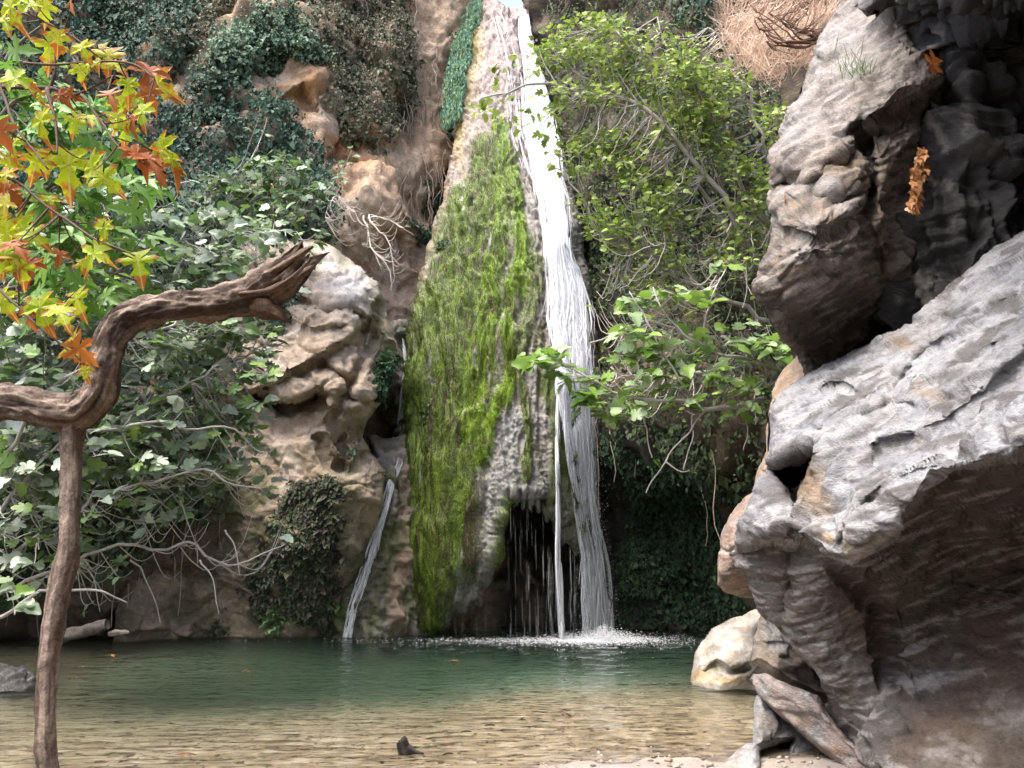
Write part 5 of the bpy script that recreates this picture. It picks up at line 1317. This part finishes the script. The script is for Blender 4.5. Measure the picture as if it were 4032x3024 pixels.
# ------------------------------------------------------------------ plane tree boughs, autumn leaves close to the viewer
plm = [mat_leaf('plane_leaf_yellow', (.62, .68, .02), (.42, .62, .03), trans=.55, rough=.45, spec=.4, attr=False, edge=((.52, .17, .03), .95)),
       mat_leaf('plane_leaf_mixed', (.64, .60, .03), (.5, .6, .03), trans=.55, rough=.45, spec=.4, attr=False, edge=((.50, .15, .025), .82)),
       mat_leaf('plane_leaf_rust', (.48, .17, .035), (.36, .11, .03), trans=.45, rough=.5, spec=.4, attr=False)]
t = Tree('plane_branch', 'plane tree bough with yellow and rust autumn leaves, upper left foreground', 'branch', at(-60, 80, 2.9), 81, (.11, .075, .055))
for c, r0 in (([(-420, 120, 3.3), (-300, 112, 3.2), (-160, 100, 3.0), (-60, 92, 2.9)], .022), ([(-300, 112, 3.2), (-200, 150, 3.0), (-120, 210, 2.95), (-40, 250, 2.9)], .014), ([(-200, 104, 3.05), (-120, 140, 2.9), (-40, 170, 2.8)], .012), ([(-160, 100, 3.0), (-90, 60, 2.95), (-30, 20, 2.9), (0, 60, 2.9)], .012), ([(-60, 92, 2.9), (0, 90, 2.85), (45, 90, 2.8), (65, 96, 2.8), (90, 88, 2.75), (112, 75, 2.7)], .012), ([(45, 90, 2.8), (52, 70, 2.8), (53, 45, 2.8)], .008), ([(50, 92, 2.8), (54, 120, 2.75), (59, 155, 2.7)], .009),
          ([(84, 97, 2.75), (100, 120, 2.7), (115, 145, 2.65), (140, 162, 2.65)], .006), ([(0, 60, 2.9), (10, 110, 2.8), (25, 140, 2.75), (45, 170, 2.7)], .007), ([(-40, 250, 2.9), (0, 292, 2.8), (30, 310, 2.75), (60, 340, 2.7), (84, 360, 2.68)], .007),
          ([(-40, 170, 2.8), (20, 185, 2.75), (70, 225, 2.7), (95, 245, 2.65), (130, 262, 2.62)], .006), ([(-30, 20, 2.9), (20, 20, 2.85), (55, 30, 2.8), (90, 48, 2.75)], .007), ([(20, 60, 2.8), (60, 60, 2.75), (110, 55, 2.7), (150, 78, 2.65)], .006)):
    t.branch(c, r0, .003, amp=.03)
r = t.r
allp = np.concatenate(t.pts)
# u, v of the leaf heart, size in picture units, lean, kind (0 yellow, 1 mixed, 2 rust)
PL = [(10, 8, 42, 20, 1), (28, 4, 30, -20, 0), (45, 8, 34, 10, 1), (70, 2, 22, 0, 2), (5, 22, 26, 40, 0), (50, 48, 44, -10, 2), (58, 38, 34, 15, 2), (17, 78, 36, 80, 0), (26, 82, 24, 60, 0), (82, 48, 32, 30, 0), (98, 52, 34, -20, 0), (108, 56, 40, 20, 1), (116, 64, 34, 60, 2), (88, 66, 34, -30, 0), (80, 72, 28, 10, 0),
      (150, 72, 44, 10, 2), (158, 84, 40, 40, 1), (150, 95, 30, 5, 2), (128, 85, 34, 20, 0), (136, 98, 34, -10, 0), (122, 108, 36, 5, 0), (110, 95, 30, 30, 2), (142, 112, 28, 20, 0), (132, 120, 24, 0, 2), (90, 118, 26, 30, 1), (75, 122, 26, 0, 0), (40, 122, 38, 10, 0), (70, 95, 20, 70, 2), (60, 95, 20, 40, 2), (40, 96, 20, 0, 2),
      (125, 130, 34, 10, 0), (118, 118, 28, 40, 1), (162, 150, 44, 30, 0), (150, 158, 38, 55, 2), (172, 158, 36, 50, 1), (138, 154, 34, 40, 2), (158, 170, 30, 30, 2), (68, 166, 58, 0, 0), (92, 168, 44, 25, 0), (105, 178, 36, 50, 0), (36, 162, 34, 0, 1), (44, 158, 34, 20, 1), (10, 165, 36, 0, 1), (5, 175, 30, 0, 1),
      (24, 228, 42, 40, 0), (34, 235, 34, 60, 0), (92, 255, 40, -30, 0), (100, 250, 30, 20, 0), (138, 262, 36, 20, 1), (6, 235, 44, 0, 0), (14, 258, 34, 20, 1), (22, 270, 34, 10, 0), (4, 255, 36, 0, 0), (60, 255, 24, 20, 2), (82, 265, 24, 10, 2), (30, 265, 28, 0, 2), (76, 300, 36, 10, 0), (40, 308, 36, 20, 1), (30, 315, 30, 0, 2), (60, 312, 34, 40, 0), (66, 322, 28, 30, 2), (72, 346, 38, 20, 1), (80, 350, 30, 40, 2),
      (85, 372, 22, 20, 2), (4, 205, 40, 0, 1), (10, 190, 30, 40, 2), (50, 200, 26, 40, 1), (102, 225, 22, 20, 2), (2, 132, 34, 10, 2), (12, 145, 26, 10, 0), (2, 300, 30, 30, 0), (15, 245, 26, 60, 2), (104, 228, 24, -20, 0)]
meshes = [leaf_meshes('leaf', T_PLANE, m) for m in plm]
inv = Matrix.Translation(-t.root.location)
for (u, v, s, lean, kd) in PL:
    if kd and r.random() < .38: kd -= 1
    Y = 2.62 + r.random() * .3; c = at(u, v, Y); size = s / FPX * Y * r.uniform(.75, 1.0)
    tipd = np.array((math.sin(R(lean)) + r.normal(0, .15), r.normal(-.1, .25), -math.cos(R(lean))))
    nr = np.array((r.normal(0, .6), -1.0, .7 + r.normal(0, .6)))
    X, Yv, Z = frames(tipd[None], nr[None]); b0 = c - Yv[0] * size * .4
    m = np.eye(4); m[:3, 0] = X[0] * size; m[:3, 1] = Yv[0] * size; m[:3, 2] = Z[0] * size; m[:3, 3] = b0
    o = bpy.data.objects.new('leaf', meshes[kd][r.integers(0, 4)]); COL.objects.link(o); o.parent = t.root; o.matrix_parent_inverse = inv; o.matrix_basis = Matrix(m.tolist())
    t.twig(allp[np.argmin(np.linalg.norm(allp - b0, axis=1))], b0, .0035, .0015, .1, 7, .08)
o = t.tw.build('twigs', M['twig'], t.root); o['kind'] = 'stuff'

# green plane foliage a little further back
gm = [mat_leaf('plane_leaf_green', (.10, .25, .03), (.20, .36, .07), trans=.4, rough=.42, spec=.45, attr=False)]
t = Tree('plane_tree', 'green leafed plane boughs behind the autumn leaves on the left', 'tree', at(-90, 640, 5.6), 82, (.16, .13, .11))
t.branch([(-90, 640, 5.6), (-85, 400, 5.6), (-70, 250, 5.6), (-50, 150, 5.5)], .09, .05, name='trunk')
for c in ([(-70, 260, 5.6), (0, 210, 5.6), (70, 180, 5.6), (130, 175, 5.7)], [(-60, 200, 5.6), (0, 120, 5.6), (50, 90, 5.6), (90, 95, 5.7)], [(-80, 330, 5.6), (0, 290, 5.5), (70, 270, 5.5), (140, 285, 5.6)], [(-50, 150, 5.5), (0, 60, 5.6), (40, 30, 5.7)]):
    t.branch(c, .03, .008)
cs = in_poly([(-10, 30), (40, 40), (80, 80), (110, 130), (150, 170), (160, 200), (150, 235), (135, 280), (140, 300), (100, 310), (40, 300), (-10, 320)], 130, t.r)
t.clusters([(u, v, 5.6 + t.r.normal(0, .3)) for u, v in cs], (1, 3), (.14, .24), .12, nrm=(0, -.7, .6), sag=.1, tw=.007, droop=-.4)
t.finish(T_PLANE, [(.08, .17, .03)], gm, 300, 'crown')

# ------------------------------------------------------------------ dry grass bank and bare bush, upper right
r = np.random.default_rng(91)
c2 = in_poly([(716, -40), (850, -40), (835, 20), (812, 70), (770, 92), (735, 80), (722, 40)], 7000, r)
cen_ = c2[:240]; pickc = r.integers(0, 240, len(c2)); c2 = cen_[pickc] + (c2 - cen_[pickc]) * 0 + r.normal(0, 1.6, c2.shape)
Yg = cliff_r.depth(c2[:, 0], c2[:, 1]) - .3
pos = at(c2[:, 0], c2[:, 1], Yg) + r.normal(0, .1, (len(c2), 3))
lean_ = r.normal(0, .6, (240, 2))[pickc]; tip = np.stack([lean_[:, 0] + r.normal(0, .45, len(c2)), r.normal(-.35, .3, len(c2)), .25 + lean_[:, 1] + r.normal(0, .5, len(c2))], -1)
blade = [(np.array([(-.02, 0, 0), (.02, 0, 0), (.015, .6, .06), (0, 1, .18), (-.015, .6, .06)], float), np.array([(0, 1, 2), (0, 2, 4), (4, 2, 3)]))]
mb = MB(); leaves_mesh(mb, pos, tip, np.array((0, -1, .3)) + r.normal(0, .3, (len(c2), 3)), r.uniform(.2, .75, len(c2)), pick_col(r, len(c2), [(.68, .54, .42), (.75, .62, .5), (.55, .40, .29), (.62, .46, .34)]), blade, r)  # straw colours raised to paint in sunlight
tag(mb.build('dry_grass', M['grass'], smooth_sh=False), 'dry tan grass bank with sunlight painted into its colour above the right tree', 'grass', kind='stuff')
t = Tree('bare_bush', 'leafless reddish brown bush rooted over the dry grass bank', 'bush', at(835, 45, 14.4), 92, (.20, .11, .075))
for k in range(9):
    a = np.linspace(.2, 2.6, 9)[k]
    t.branch([(822, 42, 14.4), (810 - 14 * k * .3, 30 + 2 * k, 14.3), (805 - 40 * math.sin(a * .8) * 1.2, 40 - 42 * math.sin(a) + 3 * k, 14.2)], .03, .008, n=12, amp=.1)
cs = in_poly([(745, 0), (830, -30), (835, 25), (810, 55), (760, 50)], 90, t.r)
t.clusters([(u, v, 14.3 + t.r.normal(0, .2)) for u, v in cs], (0, 0), (.1, .1), sag=.1, tw=.012, bare=1)
o = t.tw.build('twigs', M['twig'], t.root); o['kind'] = 'stuff'

# bare roots hanging over the ledge between boulder and cone
t = Tree('bare_shrub', 'pale bare root tangle hanging over the ledge left of the cone', 'shrub', at(372, 215, 15.6), 93, (.45, .39, .34))
for c in ([(365, 215, 15.6), (380, 235, 15.2), (395, 262, 15.1), (388, 290, 15.1)], [(365, 215, 15.6), (350, 205, 15.3), (335, 195, 15.2), (328, 215, 15.1)], [(365, 215, 15.6), (372, 245, 15.1), (392, 275, 15.0), (396, 300, 15.0)], [(365, 215, 15.6), (395, 225, 15.2), (410, 235, 15.2)]):
    t.branch(c, .02, .008, n=16, amp=.12)
cs = in_poly([(325, 190), (400, 195), (415, 230), (400, 290), (360, 255), (330, 230)], 75, t.r)
t.clusters([(u, v, 15.2 + t.r.normal(0, .15)) for u, v in cs], (0, 2), (.07, .11), .08, sag=.3, tw=.010, bare=.6)
t.finish(T_FIG, [(.14, .19, .11), (.2, .24, .16)], figm, 0, 'crown')

# ------------------------------------------------------------------ small things in and round the pool
def chunk(name, label, cat, rows, c0, c1, seed, n=30, sides=14, amp=.012, mat='bark'):
    mb = MB(); limb(mb, rows, c0, c1, n=n, sides=sides, seed=seed, amp=amp)
    return tag(mb.build(name, M[mat]), label, cat)
sr = empty('stump', at(406, 752, 6.6) * (1, 1, 0), 'dark broken stump of wood poking out of the shallow water', 'driftwood')
mb = MB(); limb(mb, [(406, 758, 6, 6.6), (405, 751, 5.5, 6.6), (404, 745, 4.8, 6.6), (402.5, 740, 4.6, 6.6), (401.5, 738.5, 3, 6.6)], (.02, .016, .014), (.06, .05, .042), n=30, sides=18, seed=3, amp=.014); mb.build('stub', M['bark'], sr)
mb = MB(); limb(mb, [(404, 748, 4, 6.6), (410, 750, 4, 6.59), (415, 752.5, 2.4, 6.58), (424, 754, .8, 6.57)], (.02, .016, .014), (.055, .045, .04), n=24, sides=12, seed=13, amp=.006); mb.build('snag', M['bark'], sr)
chunk('driftwood', 'smooth grey log lying at the left water edge under the fig', 'driftwood', [(55, 640, 6, 13.2), (70, 634, 6, 13.2), (85, 631, 6, 13.2), (98, 627, 6, 13.2), (107, 624, 5, 13.2)], (.13, .11, .09), (.22, .185, .16), 4)
chunk('driftwood', 'short pale stick at the waterline beside the grey log', 'driftwood', [(109, 634, 2, 13.4), (116, 632.5, 2.6, 13.4), (124, 632, 2, 13.4), (129, 632.5, .8, 13.4)], (.3, .26, .22), (.4, .35, .3), 6)
for k, (u, v, s) in enumerate(((490, 727, 6), (466, 734, 6), (448, 757, 5))):
    p = at(u, v, 1.6 / math.tan(math.atan((v - 384) / FPX) - PITCH)); p[2] = .012
    mb = MB(); q = p + np.linspace(-1, 1, 7)[:, None] * np.array((s * .008, .01, 0)); q[:, 2] += .008 * np.sin(np.linspace(0, 3, 7)) + .004 * k
    mb.tube(q, .009 * np.sin(np.linspace(.3, 2.8, 7)), 6, c=(.07, .05, .04))
    tag(mb.build('floating_twig', M['twig']), ('dark curled twig afloat in the middle of the shallows', 'flat dark twig drifting just left of the curled one', 'thin twig lying in the shallows below the stump')[k], 'twig')
small('boulder', 'dark tufted rock at the waterline on the far left edge', [(-30, 670), (-10, 660), (8, 664), (20, 668), (34, 676), (38, 690), (30, 698), (-30, 700)],
    [(-20, 668, 9.9), (10, 668, 9.8), (34, 684, 9.7), (0, 685, 9.4), (20, 690, 9.45), (-25, 690, 9.4)], [(.05, .05, .045), (.10, .10, .10), (.03, .026, .024)], 31, back=.5, roll=6, amp=.06)
# fallen leaves on the left bank, floating leaves on the pool
r = np.random.default_rng(95)
lm = [leaf_meshes('leaf', T_PLANE[:2], mat_leaf('fallen_leaf', (.14, .08, .04), (.26, .13, .05), trans=.1, attr=False))][0]
mb = MB(); n = 900
x = r.uniform(-8.5, -5.6, n); y = r.uniform(7.2, 10.2, n); z = ground_h(x, y); ok = z > -.01
pos = np.stack([x, y, z + .015], -1)[ok]; k = len(pos)
a = r.uniform(0, 6.283, k)
leaves_mesh(mb, pos, np.stack([np.cos(a), np.sin(a), r.normal(0, .2, k)], -1), np.array((0, 0, 1)) + r.normal(0, .3, (k, 3)), r.uniform(.07, .14, k), pick_col(r, k, [(.14, .08, .05), (.24, .13, .06), (.09, .06, .045), (.3, .2, .08)]), T_PLANE[:2], r)
tag(mb.build('leaf_litter', M['leaf'], smooth_sh=False), 'brown leaf litter on the left bank of the pool', 'leaves', kind='stuff')
NM = ['pale leaf afloat left of the pool middle', 'brown leaf drifting near the dark left shore', 'small leaf floating by the leaning prop', 'yellowish leaf afloat below the side trickle', 'pale leaf floating on the green deep water', 'leaf drifting in the near shallows, right of centre', 'leaf drifting in the near shallows by the frame bottom']
for k, (u, v) in enumerate(((110, 656), (78, 679), (84, 668), (242, 672), (455, 662), (560, 716), (180, 758))):
    D = 1.6 / math.tan(math.atan((v - 384) / FPX) - PITCH); p = at(u, v, D); p[2] = .02
    o = bpy.data.objects.new('floating_leaf', lm[k % 2]); COL.objects.link(o); o.location = p; o.scale = (.13,) * 3; o.rotation_euler = (.1, .05, r.uniform(0, 6))
    tag(o, NM[k], 'leaf', 'leaves afloat on the pool')
# pebbles on the gravel shore and shallow bed
mb = MB(); n = 2600
x = r.uniform(-4.5, 3.4, n); y = r.uniform(5.6, 9.5, n); z = ground_h(x, y)
for k in range(n):
    s = r.uniform(.006, .022) * (1.5 if r.random() < .1 else 1); q = oc * np.array((s * r.uniform(.9, 1.7), s * r.uniform(.8, 1.4), s * .6)) @ np.array(Matrix.Rotation(r.uniform(0, 6), 3, 'Z'))
    mb.add(q + (x[k], y[k], z[k] + s * .3), ot, None, np.array([(.32, .27, .21), (.42, .38, .33), (.18, .145, .105), (.27, .20, .14)][r.integers(0, 4)]) * r.uniform(.7, 1.2))
tag(mb.build('pebbles', M['ground']), 'small pebbles on the shallow bed and gravel shore', 'pebbles', kind='stuff')
# orange and rust leaves caught on the right rocks
def caught(name, label, rel, spots, mats, seed):
    r = np.random.default_rng(seed)
    return
hl = mat_leaf('orange_moss', (.45, .20, .05), (.5, .25, .08), trans=.15, attr=False)
mb = MB(); n = 170
tt = r.random(n); u = np.interp(tt, [0, .3, .6, 1], [922, 920, 916, 912]) + r.normal(0, 2.6, n) * np.interp(tt, [0, .15, .4, .62, .72, .85, 1], [.25, .9, 1.3, .9, .35, .9, .5]); v = 148 + tt * 62
pos = at(u, v, 6.55 + r.normal(0, .04, n))
leaves_mesh(mb, pos, np.stack([r.normal(0, .4, n), np.full(n, -.4), np.full(n, -.8)], -1), np.array((0, -1, .2)) + r.normal(0, .4, (n, 3)), r.uniform(.05, .11, n), pick_col(r, n, [(.42, .2, .07), (.5, .28, .12), (.3, .13, .05)]), T_IVY, r)
tag(mb.build('hanging_litter', M['leaf'], smooth_sh=False), 'orange clump of dead plant matter hanging in the crack of the upper right rock', 'dead plant')
for k, (u, v, Y, lab) in enumerate(((935, 63, 6.45, 'rust brown dead leaf lodged at the top of the upper right rock'), (785, 205, 6.65, 'small orange leaf caught on the left edge of the overhanging boulder'))):
    o = bpy.data.objects.new('dead_leaf', meshes[2][k]); COL.objects.link(o); o.location = at(u, v - 6, Y); s = (.24, .12)[k]; o.scale = (s,) * 3; o.rotation_euler = (R(-80), R(20), R(30 + 40 * k)); tag(o, lab, 'leaf')
# grass tuft on the overhanging boulder
mb = MB(); n = 120; c0 = surf(upper, 858, 74, .0, 9999)
pos = c0 + np.stack([r.normal(0, .14, n), r.normal(-.02, .03, n), r.normal(0, .09, n)], -1)
leaves_mesh(mb, pos, np.stack([r.normal(-.2, .6, n), np.full(n, -.5), r.normal(.3, .5, n)], -1), np.array((0, -.6, .8)) + r.normal(0, .3, (n, 3)), r.uniform(.12, .26, n), pick_col(r, n, [(.14, .2, .08), (.2, .26, .13)]), blade, r)
tag(mb.build('grass_tuft', M['grass'], smooth_sh=False), 'green grass tuft growing on the face of the overhanging boulder', 'grass')
